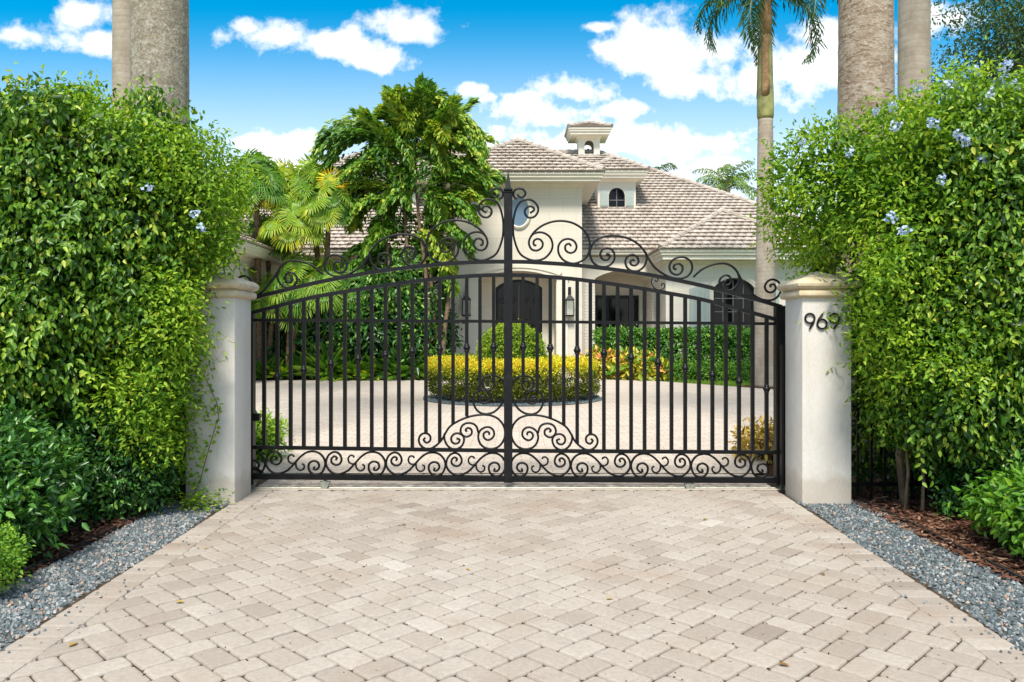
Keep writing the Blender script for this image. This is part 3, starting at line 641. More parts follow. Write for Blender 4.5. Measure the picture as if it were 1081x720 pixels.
def cornice(x0,x1,y0,y1,wx0,wx1,wy0,wy1,ze,h=.34,name='cornice'):
    # boxed eave: soffit plate plus stepped fascia bands and a cove against the wall
    g=G(); prof=[(0.0,-.02),(0.0,-.10),(.05,-.13),(.05,-.21),(.12,-.25),(.12,-h)]
    R=[]
    for ins,dz in prof: R.append([(x0+ins,y0+ins,ze+dz),(x1-ins,y0+ins,ze+dz),(x1-ins,y1-ins,ze+dz),(x0+ins,y1-ins,ze+dz)])
    R.append([(wx0-.1,wy0-.1,ze-h),(wx1+.1,wy0-.1,ze-h),(wx1+.1,wy1+.1,ze-h),(wx0-.1,wy1+.1,ze-h)])
    R.append([(wx0-.03,wy0-.03,ze-h-.12),(wx1+.03,wy0-.03,ze-h-.12),(wx1+.03,wy1+.03,ze-h-.12),(wx0-.03,wy1+.03,ze-h-.12)])
    R.append([(wx0+.02,wy0+.02,ze-h-.14),(wx1-.02,wy0+.02,ze-h-.14),(wx1-.02,wy1-.02,ze-h-.14),(wx0+.02,wy1-.02,ze-h-.14)])
    g.rings(R,cap=False); return house.part(name,g,M['trim'])
def window(o,Y,nx,nz,glass='glass',fw=.07,name='window',dep=.05):
    xa,xb,zb,zs,r=o; P=arch_pts(o); g=G()
    out=[(xa,zb)]+[(x,z) for x,z in P]+[(xb,zb)]
    cx=(xa+xb)/2; cz=(zb+zs)/2
    def inset(p): 
        return (p[0]+(fw if p[0]<cx-1e-6 else -fw if p[0]>cx+1e-6 else 0)*(1 if abs(p[0]-cx)>(xb-xa)*.4 else 0), p[1]+(fw if p[1]<cz else -fw))
    ins=[inset(p) for p in out]; n=len(out)
    R=[[(x,Y,z) for x,z in out],[(x,Y-dep,z) for x,z in out],[(x,Y-dep,z) for x,z in ins],[(x,Y,z) for x,z in ins]]
    g.rings(R,cap=False); fr=house.part('window_frame' if name=='window' else name,g,M['darkwood'])
    gg=G(); gg.add([(x,Y-.012,z) for x,z in ins],[tuple(range(n))]); house.part('pane',gg,M[glass],parent=fr)
    g=G()
    for i in range(1,nx):
        x=xa+(xb-xa)*i/nx; zt=[z for (a,z) in P if a<=x+1e-6][-1] if r>0 else zs; g.box(x-.016,x+.016,Y-.035,Y-.016,zb+fw,zt-fw*.6)
    for i in range(1,nz):
        z=zb+(zs-zb+r*.3)*i/nz; g.box(xa+fw*.8,xb-fw*.8,Y-.033,Y-.018,z-.016,z+.016)
    if g.v: house.part('muntins',g,M['muntin'],parent=fr)
    return fr
def shutter(x0,x1,z0,z1,Y,slope=0):
    g=G(); n=1; ins=.05
    g.rings([[(x0,y,z0),(x1,y,z0),(x1,y,z1+max(0,slope)),(x0,y,z1+max(0,-slope))] for y in (Y,Y-.05)])
    sh=house.part('shutter',g,M['shutter']); g=G(); k=4
    for i in range(k):
        a=x0+(x1-x0)*(i+.08)/k; b=x0+(x1-x0)*(i+.92)/k; g.box(a,b,Y-.07,Y-.051,z0+.05,min(z1,z1)-.05)
    house.part('slat',g,M['shutter'],parent=sh)
def molding(o,Y,w,dep,name='arch_moulding'):
    P=arch_pts(o,20); xa,xb,zb,zs,r=o; cx=(xa+xb)/2; hw=(xb-xa)/2
    out=[(cx+(x-cx)*(1+w/hw),z+w) for x,z in P]; R=[]
    for (a,b),(c,d) in zip(P,out): R.append([(a,Y+.01,b),(a,Y-dep*.6,b),((a+c)/2,Y-dep*.6,(b+d)/2),((a+c)/2,Y-dep,(b+d)/2),(c,Y-dep,d),(c,Y+.01,d)])
    g=G(); g.rings(R); house.part(name,g,M['trim'],smooth=30)
PIT=.6
# --- main body
g=wall_front(-15.9,-2.2,0,4.7,33.0,[(-13.5,-11.8,.9,2.9,.2),(-9.5,-7.6,.9,2.9,.2),(-5.6,-3.9,.9,2.9,.2)],.2); side(g,-15.9,33,52.9,0,4.7); side(g,14.6,33,52.9,0,4.7); g.add([(-15.9,52.9,0),(14.6,52.9,0),(14.6,52.9,4.7),(-15.9,52.9,4.7)],[(0,1,2,3)])
house.part('main_wall',g,M['wall'])
for a,b in ((-13.5,-11.8),(-9.5,-7.6),(-5.6,-3.9)): window((a,b,.9,2.9,.2),33.15,3,4)
r_main=hip_roof(-16.7,15.4,32.3,53.7,5.03,PIT,'FLR',name='roof')
cornice(-16.7,15.4,32.3,53.7,-15.9,14.6,33.0,52.9,5.03,.24)
g=G(); g.box(-13,5.9,31.9,33.0,-.06,.14); g.box(-13,5.9,31.5,31.9,-.06,.02); house.part('terrace_step',g,M['concrete'])
# --- bay between tower and wing, recessed porch
OB=(3.44,5.79,0.14,3.84,.33)
g=wall_front(2.76,5.93,.1,4.75,32.6,[OB],1.75); house.part('porch_wall',g,M['wall'])
g=G(); g.add([(3.44,34.35,.1),(5.79,34.35,.1),(5.79,34.35,4.3),(3.44,34.35,4.3)],[(0,1,2,3)]); house.part('porch_back_wall',g,M['wall'])
for a_,b_ in ((5.80,5.925),(3.0,3.43)): house.part('brick_pilaster',G().box(a_,b_,32.57,32.597,.14,3.9 if a_>5 else 3.6),M['pbrick'])
dr=house.part('double_door',G().box(3.62,5.52,34.27,34.33,.14,3.22),M['darkwood'])
for xa in (3.74,4.22,4.70,5.12):
    house.part('pane',G().box(xa,xa+.36,34.255,34.268,.5,3.08),M['glass'],parent=dr)
# --- wing
g=wall_front(5.93,11.55,0,4.4,30.3,[(7.77,9.35,.85,3.32,.38)],.22); side(g,5.93,30.3,33,0,4.4); side(g,11.55,30.3,33,0,4.4)
house.part('wing_wall',g,M['wall'])
OW=(7.77,9.35,.85,3.32,.38); window(OW,30.48,4,5); molding(OW,30.3,.12,.05)
g=G(); g.box(7.6,9.52,30.2,30.298,.72,.85); house.part('window_sill',g,M['trim'])
shutter(6.84,7.6,.85,3.28,30.298,.2); shutter(9.52,10.28,.85,3.28,30.298,-.2)
wf=[(5.58,29.6,4.74),(11.9,29.6,4.74)]; rr=3.16; A=(8.74,32.76,4.74+rr*PIT); Bq=(8.74,35.2,4.74+rr*PIT)
g=G(); rf=house.part('wing_roof',G().add([wf[0],wf[1],A],[(0,1,2)]),M['underlay'])
roof_plane([wf[0],wf[1],A],parent=rf); roof_plane([(5.58,35.2,4.74),(5.58,29.6,4.74),A,Bq],parent=rf); roof_plane([(11.9,29.6,4.74),(11.9,35.2,4.74),Bq,A],parent=rf)
for a,b in ((wf[0],A),(wf[1],A),(A,Bq)): hipcap(a,b,rf)
cornice(5.58,11.9,29.6,35.0,5.93,11.55,30.3,34,4.74,.38)
# --- entry tower
OT=(-1.25,1.74,.14,3.73,.30)
g=wall_front(-2.26,2.76,.1,7.45,31.0,[OT],1.5)
# oval window left as trim set on wall
side(g,-2.26,31,36.5,.1,7.45); side(g,2.76,31,36.5,.1,7.45); g.add([(-2.26,36.5,.1),(2.76,36.5,.1),(2.76,36.5,7.45),(-2.26,36.5,7.45)],[(0,1,2,3)])
house.part('tower_wall',g,M['wall'])
molding(OT,31.0,.24,.09)
for a_ in (1.76,-1.71): pi_=house.part('pilaster',G().box(a_,a_+.44,30.93,30.997,.14,3.7),M['trim']); house.part('capital',G().box(a_-.04,a_+.48,30.90,30.997,3.702,3.82),M['trim'],parent=pi_)
g=wall_front(-1.25,1.74,.1,4.1,32.45,[(-.68,1.25,.14,3.45,.34)],.12); house.part('entry_back_wall',g,M['wall'])
dd=window((-.68,1.25,.14,3.45,.34),32.56,2,1,fw=.1,name='entry_door')
# door ironwork: two leaves with scrolls
for sx in (-.68,.285):
    g=G()
    for k in range(1,4): g.box(sx+.965*k/4-.012,sx+.965*k/4+.012,32.49,32.51,.3,2.6)
    for zc in (.9,2.0,2.9):
        for s in (-1,1):
            c0=sx+.48+s*.22; g.tube([(c0+.17*(1-t/16)*math.cos(t*.8*s),32.5,zc+.17*(1-t/16)*math.sin(t*.8)) for t in range(14)],.011,5)
    house.part('door_ironwork',g,M['darkwood'],parent=dd)
g=G(); g.box(-2.0,2.4,30.2,32.4,-.05,.138); g.box(-1.7,2.1,29.8,30.198,-.05,.05); house.part('entry_step',g,M['concrete'])
# oval window
def ell(cx,cz,a,b,Y,n=32): return [(cx+a*math.cos(2*PI*k/n),Y,cz+b*math.sin(2*PI*k/n)) for k in range(n)]
cx,cz=.27,6.36
g=G(); g.rings([ell(cx,cz,.50,.68,31.0),ell(cx,cz,.50,.68,30.93),ell(cx,cz,.44,.62,30.9),ell(cx,cz,.40,.58,30.93),ell(cx,cz,.39,.57,30.99)],cap=False); ov=house.part('oval_window',g,M['trim'],smooth=35)
g=G(); g.add(ell(cx,cz,.395,.575,30.985),[tuple(range(32))]); house.part('pane',g,M['blueglass'],parent=ov)
hip_roof(-3.03,3.53,30.23,37.3,7.79,PIT,'FLR',name='tower_roof'); cornice(-3.03,3.53,30.23,37.3,-2.26,2.76,31,36.5,7.79,.34)
# --- dormer on the main roof
def dormer(x0,x1,Y,zb,zt,depth,open_,shut,over=.5,wx=None):
    g=wall_front(x0,x1,zb,zt,Y,[open_],.15); side(g,x0,Y,Y+depth,zb,zt); side(g,x1,Y,Y+depth,zb,zt); g.add([(x0,Y+depth,zb),(x1,Y+depth,zb),(x1,Y+depth,zt),(x0,Y+depth,zt)],[(0,1,2,3)]); house.part('dormer_wall',g,M['wall'])
    window(open_,Y+.1,2,2,fw=.05)
    for s in shut: shutter(s[0],s[1],open_[2],open_[3]+open_[4]*.6,Y-.002)
    g=G(); g.box(x0-.02,x1+.02,Y-.05,Y-.001,open_[2]-.14,open_[2]-.04); house.part('window_sill',g,M['trim'])
    hip_roof(x0-over,x1+over,Y-over,Y+depth+over,zt+.36,PIT,'FLR',name='dormer_roof'); cornice(x0-over,x1+over,Y-over,Y+depth+over,x0,x1,Y,Y+depth,zt+.36,.34)
dormer(3.93,5.67,36.0,6.5,8.6,4.6,(4.43,5.17,7.35,7.9,.33),[(4.03,4.40),(5.2,5.57)])
dormer(-8.4,-4.4,36.0,6.5,8.5,4.0,(-7.0,-6.0,7.2,7.9,.35),[(-7.45,-7.03),(-5.97,-5.55)],.7)
# --- cupola
Yc=42.2; cxx=(620.2-CX)/F*43.4; s=.575
g=G(); x0,x1=cxx-s,cxx+s; y0,y1=43.0-s+.0,43.0+s
g=wall_front(x0,x1,10.0,12.2,y0,[(cxx-.25,cxx+.25,11.25,11.75,.24)],.16)
g.join(wall_front(x0,x1,10.0,12.2,y1-.16,[(cxx-.25,cxx+.25,11.25,11.75,.24)],.16))
side(g,x0,y0,y1,10.0,12.2); side(g,x1,y0,y1,10.0,12.2); cu=house.part('cupola',g,M['trim'])
g=G(); g.lathe([(.02,.36),(.07,.34),(.10,.2),(.13,.06),(.19,0),(.17,-.01)],(cxx,43.0,11.30),16); house.part('bell',g,M['bronze'],parent=cu,smooth=True)
hip_roof(cxx-1.16,cxx+1.16,43-1.16,43+1.16,12.56,.42,'FLRB',name='cupola_roof'); cornice(cxx-1.16,cxx+1.16,43-1.16,43+1.16,x0,x1,y0,y1,12.56,.36)
# --- garage wing on the near left
g=G(); g.box(-16,-8.9,22.6,33,0,4.05); house.part('garage_wall',g,M['wall'])
roof_y=(22.0,33.0)
rf=house.part('garage_roof',G().add([(-8.2,22,4.4),(-8.2,33,4.4),(-12.4,33,6.9),(-12.4,26.2,6.9)],[(0,1,2,3)]),M['underlay'])
roof_plane([(-8.2,22,4.4),(-8.2,33.6,4.4),(-12.4,33.6,6.92),(-12.4,26.2,6.92)],parent=rf); roof_plane([(-16.6,22,4.4),(-8.2,22,4.4),(-12.4,26.2,6.92)],parent=rf)
hipcap((-8.2,22,4.4),(-12.4,26.2,6.92),rf); hipcap((-16.6,22,4.4),(-12.4,26.2,6.92),rf); hipcap((-12.4,26.2,6.92),(-12.4,33,6.92),rf)
cornice(-16.6,-8.2,22,33.5,-16,-8.9,22.6,33,4.4,.3)
# --- wall lanterns
def lantern(px,label):
    Y=30.86; x=XP(px,Y); z0=ZP(333,Y); w=.15
    t=Thing('wall_lantern',label,'lantern',(x,Y,z0),)
    g=G(); zt=z0+.62
    for sx in (-1,1):
        for sy in (-1,1): g.box(x+sx*w-.014,x+sx*w+.014,Y+sy*w-.014,Y+sy*w+.014,z0,zt)
    g.sq([(w+.02,z0-.03),(w+.02,z0+.02)],x,Y); g.sq([(w+.02,zt-.02),(w+.03,zt),(w*.5,zt+.14),(.03,zt+.2),(.03,zt+.24),(.012,zt+.4)],x,Y)
    t.part('frame',g,M['darkwood']); g=G(); g.sq([(w-.006,z0+.021),(w-.006,zt-.022)],x,Y,.002); t.part('glass',g,M['lglass'])
    g=G()
    for dx in (-.05,.05): g.tube([(x+dx,Y,z0+.022),(x+dx,Y,z0+.25)],.02,8)
    t.part('candle',g,M['candle']); g=G(); g.tube([(x,Y,zt+.3),(x,Y+.05,zt+.5),(x,30.99,zt+.42)],.016,8); g.box(x-.06,x+.06,30.965,30.995,zt+.2,zt+.5); t.part('bracket',g,M['darkwood'])
lantern(601.5,'black glazed wall lantern with pointed top on the right of the entry arch'); lantern(492.5,'black glazed wall lantern on the left of the entry arch, near the plumed tree')
# ================================================================ VEGETATION
R3=np.random.default_rng(5)
def unit(v): return v/(np.linalg.norm(v,axis=-1,keepdims=True)+1e-9)
def rbox(c,h,r):
    c=np.array(c); h=np.array(h)-r
    return lambda P: np.linalg.norm(np.maximum(np.abs(P-c)-h,0),axis=1)+np.minimum(np.max(np.abs(P-c)-h,axis=1),0)-r
def ell3(c,r):
    c=np.array(c); r=np.array(r)
    return lambda P: (np.linalg.norm((P-c)/r,axis=1)-1)*r.min()
def union(*fs): return lambda P: np.min(np.stack([f(P) for f in fs]),0)
def lumpy(f,amp,fr,seed=0):
    rs=np.random.default_rng(seed); K=rs.normal(0,1,(7,3))*fr; ph=rs.uniform(0,6.28,7)
    return lambda P: f(P)+amp*np.sin(P@K.T+ph).sum(1)/3.0
def shell(f,bb,n,depth,cull=None,power=1.0):
    out=[];tot=0;lo=np.array(bb[0]);hi=np.array(bb[1])
    for _ in range(400):
        P=lo+R3.random((60000,3))*(hi-lo); d=f(P)
        dd=-d/depth; k=(d<0)&(R3.random(len(P))<np.clip(1-dd,0,1)**power)
        if cull is not None: k&=cull(P)
        P=P[k]; out.append(P); tot+=len(P)
        if tot>=n: break
    P=np.concatenate(out)[:n]; e=.03; N=np.stack([f(P+np.eye(3)[i]*e)-f(P-np.eye(3)[i]*e) for i in range(3)],1)
    return P,unit(N),np.clip(-f(P)/depth,0,1)
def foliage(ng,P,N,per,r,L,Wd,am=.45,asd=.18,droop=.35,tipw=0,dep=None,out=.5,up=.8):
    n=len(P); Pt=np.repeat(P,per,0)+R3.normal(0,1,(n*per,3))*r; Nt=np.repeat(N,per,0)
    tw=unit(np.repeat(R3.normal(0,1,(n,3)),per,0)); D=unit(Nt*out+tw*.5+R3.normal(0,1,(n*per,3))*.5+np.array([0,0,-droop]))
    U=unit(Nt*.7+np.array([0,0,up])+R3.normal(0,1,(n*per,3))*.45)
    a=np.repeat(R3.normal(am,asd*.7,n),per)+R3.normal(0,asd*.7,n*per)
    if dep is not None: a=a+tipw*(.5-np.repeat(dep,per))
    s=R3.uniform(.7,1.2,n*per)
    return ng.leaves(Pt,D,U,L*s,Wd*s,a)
def stems(g,pairs,r0,r1,wob=.05):
    for a,b in pairs:
        a=Vector(a); b=Vector(b); k=6; pts=[a.lerp(b,i/k)+Vector((random.gauss(0,wob),random.gauss(0,wob),0))*(1 if 0<i else 0) for i in range(k+1)]
        g.tube(pts,[r0+(r1-r0)*i/k for i in range(k+1)],7)
    return g
def lumpy2(f,a,fr,s): return lumpy(lumpy(f,a,fr,s),a*.6,fr*3,s+1)
def sprays(ng,P,N,d,cnt,L,Wd):
    for i in R3.choice(len(P),cnt):
        if d[i]>.3: continue
        q=P[i]; dr=unit(N[i]+R3.normal(0,.35,3)+np.array([0,0,.15])); m=11; ln=R3.uniform(.22,.42); tt=np.linspace(.1,1,m)[:,None]*ln; Q=q+dr*tt-np.array([0,0,1.7])*tt**2
        sd=unit(np.cross(dr,[0,0,1.]))*np.where(np.arange(m)%2,1,-1)[:,None]; ng.leaves(Q,unit(sd*.7+dr*.4-np.array([0,0,.75])+R3.normal(0,.25,(m,3))),unit(np.array([0,0,.6])+dr+R3.normal(0,.3,(m,3))),L*R3.uniform(.7,1.15,m),Wd,R3.normal(.68,.09)+R3.normal(0,.1,m))
# ---------------- left ficus hedge
t=Thing('ficus_hedge','tall glossy ficus hedge left of the gate with bare twigs showing near its top','hedge',(-4.6,7.2,0))
f=lumpy2(union(rbox((-5.75,7.35,2.22),(2.3,1.15,1.26),.4),ell3((-3.75,7.1,2.5),(.75,.9,.85)),rbox((-5.4,7.9,.75),(2.15,.55,.75),.2),ell3((-3.3,7.2,2.45),(.58,.85,1.15))),.11,2.6,3)
front=lambda P:(P[:,1]<7.9)|(P[:,2]>3.0)|(P[:,0]>-3.4)
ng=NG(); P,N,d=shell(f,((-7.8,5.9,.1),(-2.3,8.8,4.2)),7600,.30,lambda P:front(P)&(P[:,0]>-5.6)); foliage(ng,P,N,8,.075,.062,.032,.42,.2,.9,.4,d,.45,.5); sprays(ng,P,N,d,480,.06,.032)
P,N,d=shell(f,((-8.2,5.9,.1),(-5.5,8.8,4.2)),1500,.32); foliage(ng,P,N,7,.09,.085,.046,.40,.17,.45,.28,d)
P,N,d=shell(lambda P:f(P)+.22,((-7.8,5.9,.1),(-2.3,8.8,4.2)),4800,.7); foliage(ng,P,N,4,.1,.13,.075,.22,.12,.3)  # large inner leaves added in dark tones to block light through the hedge
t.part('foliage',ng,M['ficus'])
g=G(); stems(g,[((x,y,-.03),(x+random.uniform(-.3,.3),y-random.uniform(0,.4),1.5)) for x,y in [(-3.35,7.5),(-3.8,7.6),(-4.3,7.4),(-4.9,7.6),(-5.6,7.5),(-6.5,7.5),(-3.6,7.9)]],.035,.02,.03)
for _ in range(70):
    x=random.uniform(-4.5,-3.3); z=random.uniform(2.6,3.35); y=6.28+random.uniform(0,.25)
    a=Vector((x,y+.25,z-.15)); b=a+Vector((random.uniform(-.35,.35),-random.uniform(.1,.35),random.uniform(-.05,.35))); stems(g,[(a,b)],.008,.003,.015)
t.part('twigs',g,M['twig'])
def dark_backing(t,x0,x1):  # dark leaves added behind each hedge to darken the gaps below
    n=2600; P=np.stack([R3.uniform(x0,x1,n),R3.uniform(7.65,8.4,n),R3.uniform(.02,1.35,n)],1); ng=NG(); foliage(ng,P,np.tile([0,-1.,0.3],(n,1)),3,.08,.09,.05,.15,.12,.3); t.part('dark_backing_foliage',ng,M['ficus'])
dark_backing(t,-6.8,-3.1)
# ---------------- left plumbago
def flowers(t,pts,r=.055,n=26):
    for p in pts:
        ng=NG(); P=np.array(p)+unit(R3.normal(0,1,(n,3)))*r*R3.uniform(.5,1,(n,1)); D=unit(R3.normal(0,1,(n,3))); ng.leaves(P,D,unit(P-np.array(p)),.03,.028,R3.uniform(0,1,n),fold=.05,droop=.05); t.part('flower_cluster',ng,M['petal'])
def wfl(px,py,Y): return tuple(W(px,py,Y))
t=Thing('plumbago_shrub','light green plumbago shrub with a few pale blue flowers spilling over the left pillar','shrub',(-3.0,7.0,0))
fp=lumpy2(union(ell3((-3.02,7.1,2.72),(.58,.72,.66)),ell3((-3.1,6.8,1.7),(.30,.45,1.2)),ell3((-3.6,7.0,3.3),(.5,.5,.3))),.10,3.4,8)
ng=NG(); P,N,d=shell(fp,((-4.2,6.0,.3),(-2.2,8.0,3.9)),3300,.28); foliage(ng,P,N,8,.06,.048,.022,.5,.16,.15,.25,d,.6)
P=np.array([fpP for fpP in P if 1]); k=R3.choice(len(P),130); # wispy shoots
for i in k:
    if d[i]>.35: continue
    q=P[i]; dr=unit(N[i]+R3.normal(0,.5,3)+np.array([0,0,.3])); m=8; tt=np.linspace(.03,.26,m)[:,None]; Q=q+dr*tt-np.array([0,0,.6])*tt**2
    ng.leaves(Q,unit(dr+R3.normal(0,.7,(m,3))),np.array([0,0,1.]),.045,.02,R3.uniform(.45,.85,m))
t.part('foliage',ng,M['plumbago']); flowers(t,[wfl(*a) for a in ((205,226,6.35),(212,239,6.35),(155,198,6.3))],.04,16)
for s_ in [((-3.3,7.0,0),(-3.1,6.9,2.0)),((-3.35,6.9,0),(-3.2,6.8,1.6)),((-3.2,6.95,.0),(-2.98,6.85,1.3))]: t.part('stem',stems(G(),[s_],.015,.006,.03),M['twig'])
# ---------------- right ficus hedge
t=Thing('ficus_hedge','tall ficus hedge right of the gate with yellow green new leaves','hedge',(5.0,7.2,0))
f=lumpy2(union(rbox((5.95,7.3,2.15),(2.4,1.1,1.3),.4),rbox((5.7,7.1,1.25),(2.3,.8,.68),.3),rbox((5.9,7.95,.7),(2.1,.5,.7),.2)),.12,2.5,13)
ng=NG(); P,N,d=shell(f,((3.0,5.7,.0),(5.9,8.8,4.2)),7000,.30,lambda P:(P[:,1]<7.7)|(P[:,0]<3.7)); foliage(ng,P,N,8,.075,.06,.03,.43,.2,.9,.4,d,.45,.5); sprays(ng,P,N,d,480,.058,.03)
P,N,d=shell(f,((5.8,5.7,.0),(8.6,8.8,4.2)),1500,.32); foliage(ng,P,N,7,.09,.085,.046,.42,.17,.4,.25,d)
P,N,d=shell(lambda P:f(P)+.22,((3.0,5.7,.0),(8.6,8.8,4.2)),4800,.7); foliage(ng,P,N,4,.1,.13,.075,.22,.12,.3)  # big dark inner leaves added to keep light out of the hedge
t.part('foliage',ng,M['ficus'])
g=G(); stems(g,[((x,y,-.03),(x+random.uniform(-.3,.3),y-random.uniform(0,.4),1.5)) for x,y in [(3.6,7.2),(3.75,7.6),(4.2,7.4),(4.7,7.6),(5.4,7.5),(6.2,7.5)]],.04,.02,.03); t.part('twigs',g,M['twig'])
dark_backing(t,3.2,7.5)
# ---------------- right plumbago
t=Thing('plumbago_shrub','bushy plumbago with many pale blue flowers along the top of the right hedge','shrub',(3.6,7.0,0))
fp=lumpy2(union(ell3((3.05,7.45,2.86),(.68,.75,.60)),ell3((3.75,7.0,3.0),(.85,.8,.66)),ell3((5.2,6.9,3.25),(1.35,.9,.62)),ell3((3.45,6.65,2.0),(.46,.45,1.1)),ell3((3.36,7.05,1.75),(.33,.3,.75)),ell3((4.6,6.35,2.0),(1.2,.35,.55))),.13,3.0,21)
ng=NG(); P,N,d=shell(fp,((2.1,5.7,.9),(6.8,8.3,4.4)),6500,.28); foliage(ng,P,N,8,.065,.05,.023,.5,.16,.15,.25,d,.6)
k=R3.choice(len(P),300)
for i in k:
    if d[i]>.35: continue
    q=P[i]; dr=unit(N[i]+R3.normal(0,.5,3)+np.array([0,0,.3])); m=8; tt=np.linspace(.03,.3,m)[:,None]; Q=q+dr*tt-np.array([0,0,.6])*tt**2
    ng.leaves(Q,unit(dr+R3.normal(0,.7,(m,3))),np.array([0,0,1.]),.05,.022,R3.uniform(.45,.85,m))
P2,N2,d2=shell(lambda P:fp(P)+.2,((2.1,5.7,.9),(6.8,8.3,4.4)),1800,.5); foliage(ng,P2,N2,3,.1,.1,.06,.2,.1,.3)
t.part('foliage',ng,M['plumbago'])
fl=[]
for px,py in ((937,88),(942,113),(962,76),(975,72),(985,80),(1003,88),(1012,142),(1020,148),(1040,112),(1062,68),(1052,88),(1030,75),(968,92),(915,100),(945,132),(1038,168),(955,243),(994,190),(940,230),(925,118),(1070,90),(985,130),(1060,75),(897,160),(846,150),(990,70),(1045,100)):
    Y=6.9
    for _ in range(60):
        p=np.array([W(px,py,Y)]); 
        if fp(p)[0]<0.02: break
        Y+=.03
        if Y>8.2: break
    Yb=5.9
    while Yb<8.2 and fp(np.array([W(px,py,Yb)]))[0]>.0: Yb+=.03
    if Yb<8.2: fl.append(tuple(W(px,py,Yb-.03)))
flowers(t,fl,.05,24)
for s_ in [((3.5,7.0,0),(3.4,6.9,2.0)),((3.6,6.9,0),(3.5,6.8,1.6))]: t.part('stem',stems(G(),[s_],.015,.006,.03),M['twig'])
# ---------------- small shrubs in front
def shrub(name,label,cat,c,r,n,per,L,Wd,mat,am=.5,asd=.18,droop=.1,lump=.06,seed=1,group=None,fr=5,depth=.22,core=True,out=.6,tipw=.3,up=.8):
    t=Thing(name,label,cat,(c[0],c[1],0),group)
    f=lumpy(ell3(c,r),lump,fr,seed); lo=[c[i]-r[i]*1.25 for i in range(3)]; hi=[c[i]+r[i]*1.25 for i in range(3)]; lo[2]=max(lo[2],.02)
    ng=NG(); P,N,d=shell(f,(lo,hi),n,depth); foliage(ng,P,N,per,L*.8,L,Wd,am,asd,droop,tipw,d,out,up)
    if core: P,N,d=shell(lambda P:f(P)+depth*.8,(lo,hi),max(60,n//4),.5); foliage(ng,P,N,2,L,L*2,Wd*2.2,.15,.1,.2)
    t.part('foliage',ng,M[mat])
    g=G(); stems(g,[((c[0]+random.uniform(-.3,.3)*r[0],c[1]+random.uniform(-.3,.3)*r[1],-.04),(c[0]+random.uniform(-.5,.5)*r[0],c[1]+random.uniform(-.5,.5)*r[1],c[2]+.2*r[2])) for _ in range(5)],max(.006,.014*r[2]),.004,.01); t.part('twigs',g,M['twig'])
    return t
shrub('gardenia_shrub','rounded dark green glossy shrub in front of the left hedge','shrub',(-3.98,5.75,.42),(.82,.80,.50),1700,7,.075,.032,'dark_shrub',.5,.18,0,.08,2)
shrub('boxy_shrub','small bright lime green shrub at the left edge beside the gravel','shrub',(-3.4,4.62,.22),(.42,.40,.27),1100,8,.028,.014,'lime_shrub',.6,.15,0,.05,3,fr=7)
shrub('gardenia_shrub','leafy bright green shrub in front of the right hedge at the right edge','shrub',(4.12,5.35,.28),(.66,.75,.42),1700,7,.07,.034,'lime_shrub',.36,.18,.25,.07,4)
shrub('ground_shrub','low dark small leaved shrub between the left pillar and the glossy shrub','shrub',(-3.55,6.95,.45),(.62,.5,.62),1300,7,.045,.022,'dark_shrub',.5,.2,.1,.1,5)
shrub('ground_shrub','low dark shrub under the right hedge between mulch and the shrub at the edge','shrub',(4.45,6.75,.4),(.75,.5,.62),1400,7,.05,.022,'dark_shrub',.5,.2,.1,.1,6)
# vine on the left pillar
t=Thing('climbing_vine','thin light green vine climbing the front of the left pillar','vine',(-2.85,7.1,0))
path=[W(px,py,7.17) for px,py in ((205,532),(206,518),(212,505),(216,490),(221,472),(226,455),(231,440),(229,425),(221,408),(214,392))]
g=G(); g.tube([Vector(p) for p in path],.004,6); t.part('stem',g,M['twig'])
ng=NG()
for a,b in zip(path,path[1:]):
    for _ in range(9):
        q=a.lerp(b,random.random()); dr=np.array([random.uniform(-1,1),-.4,random.uniform(-.6,.6)]); ng.leaves([np.array(q)+dr*.025],[dr],[(0,-1,.4)],random.uniform(.03,.055),.026,random.uniform(.4,.85))
for _ in range(260):
    x=random.gauss(-2.83,.13); y=7.02+random.gauss(0,.10); z=abs(random.gauss(.05,.06)); ng.leaves([(x,y,z)],[(random.gauss(0,1),random.gauss(-.3,1),.3)],[(0,0,1)],.045,.022,random.uniform(.4,.85))
for _ in range(200):
    z=random.uniform(.2,1.6); x=-3.02+abs(random.gauss(0,.07)); ng.leaves([(x,7.17-random.random()*.08,z)],[(random.uniform(0,1),-.5,random.uniform(-.7,.3))],[(0,-1,.5)],.045,.024,random.uniform(.3,.8))
t.part('foliage',ng,M['plumbago'])
# ---------------- plants just inside the gate
shrub('golden_ground_plant','small yellow green plant just inside the gate by the left pillar','plant',(-3.12,9.7,.2),(.30,.35,.3),220,6,.09,.03,'lime_shrub',.9,.2,0,.05,7)
shrub('dry_ground_plant','low yellowish brown plant just inside the gate by the right pillar','plant',(3.28,9.95,.13),(.5,.35,.24),300,5,.09,.035,'drygrass',.75,.25,.2,.06,8)
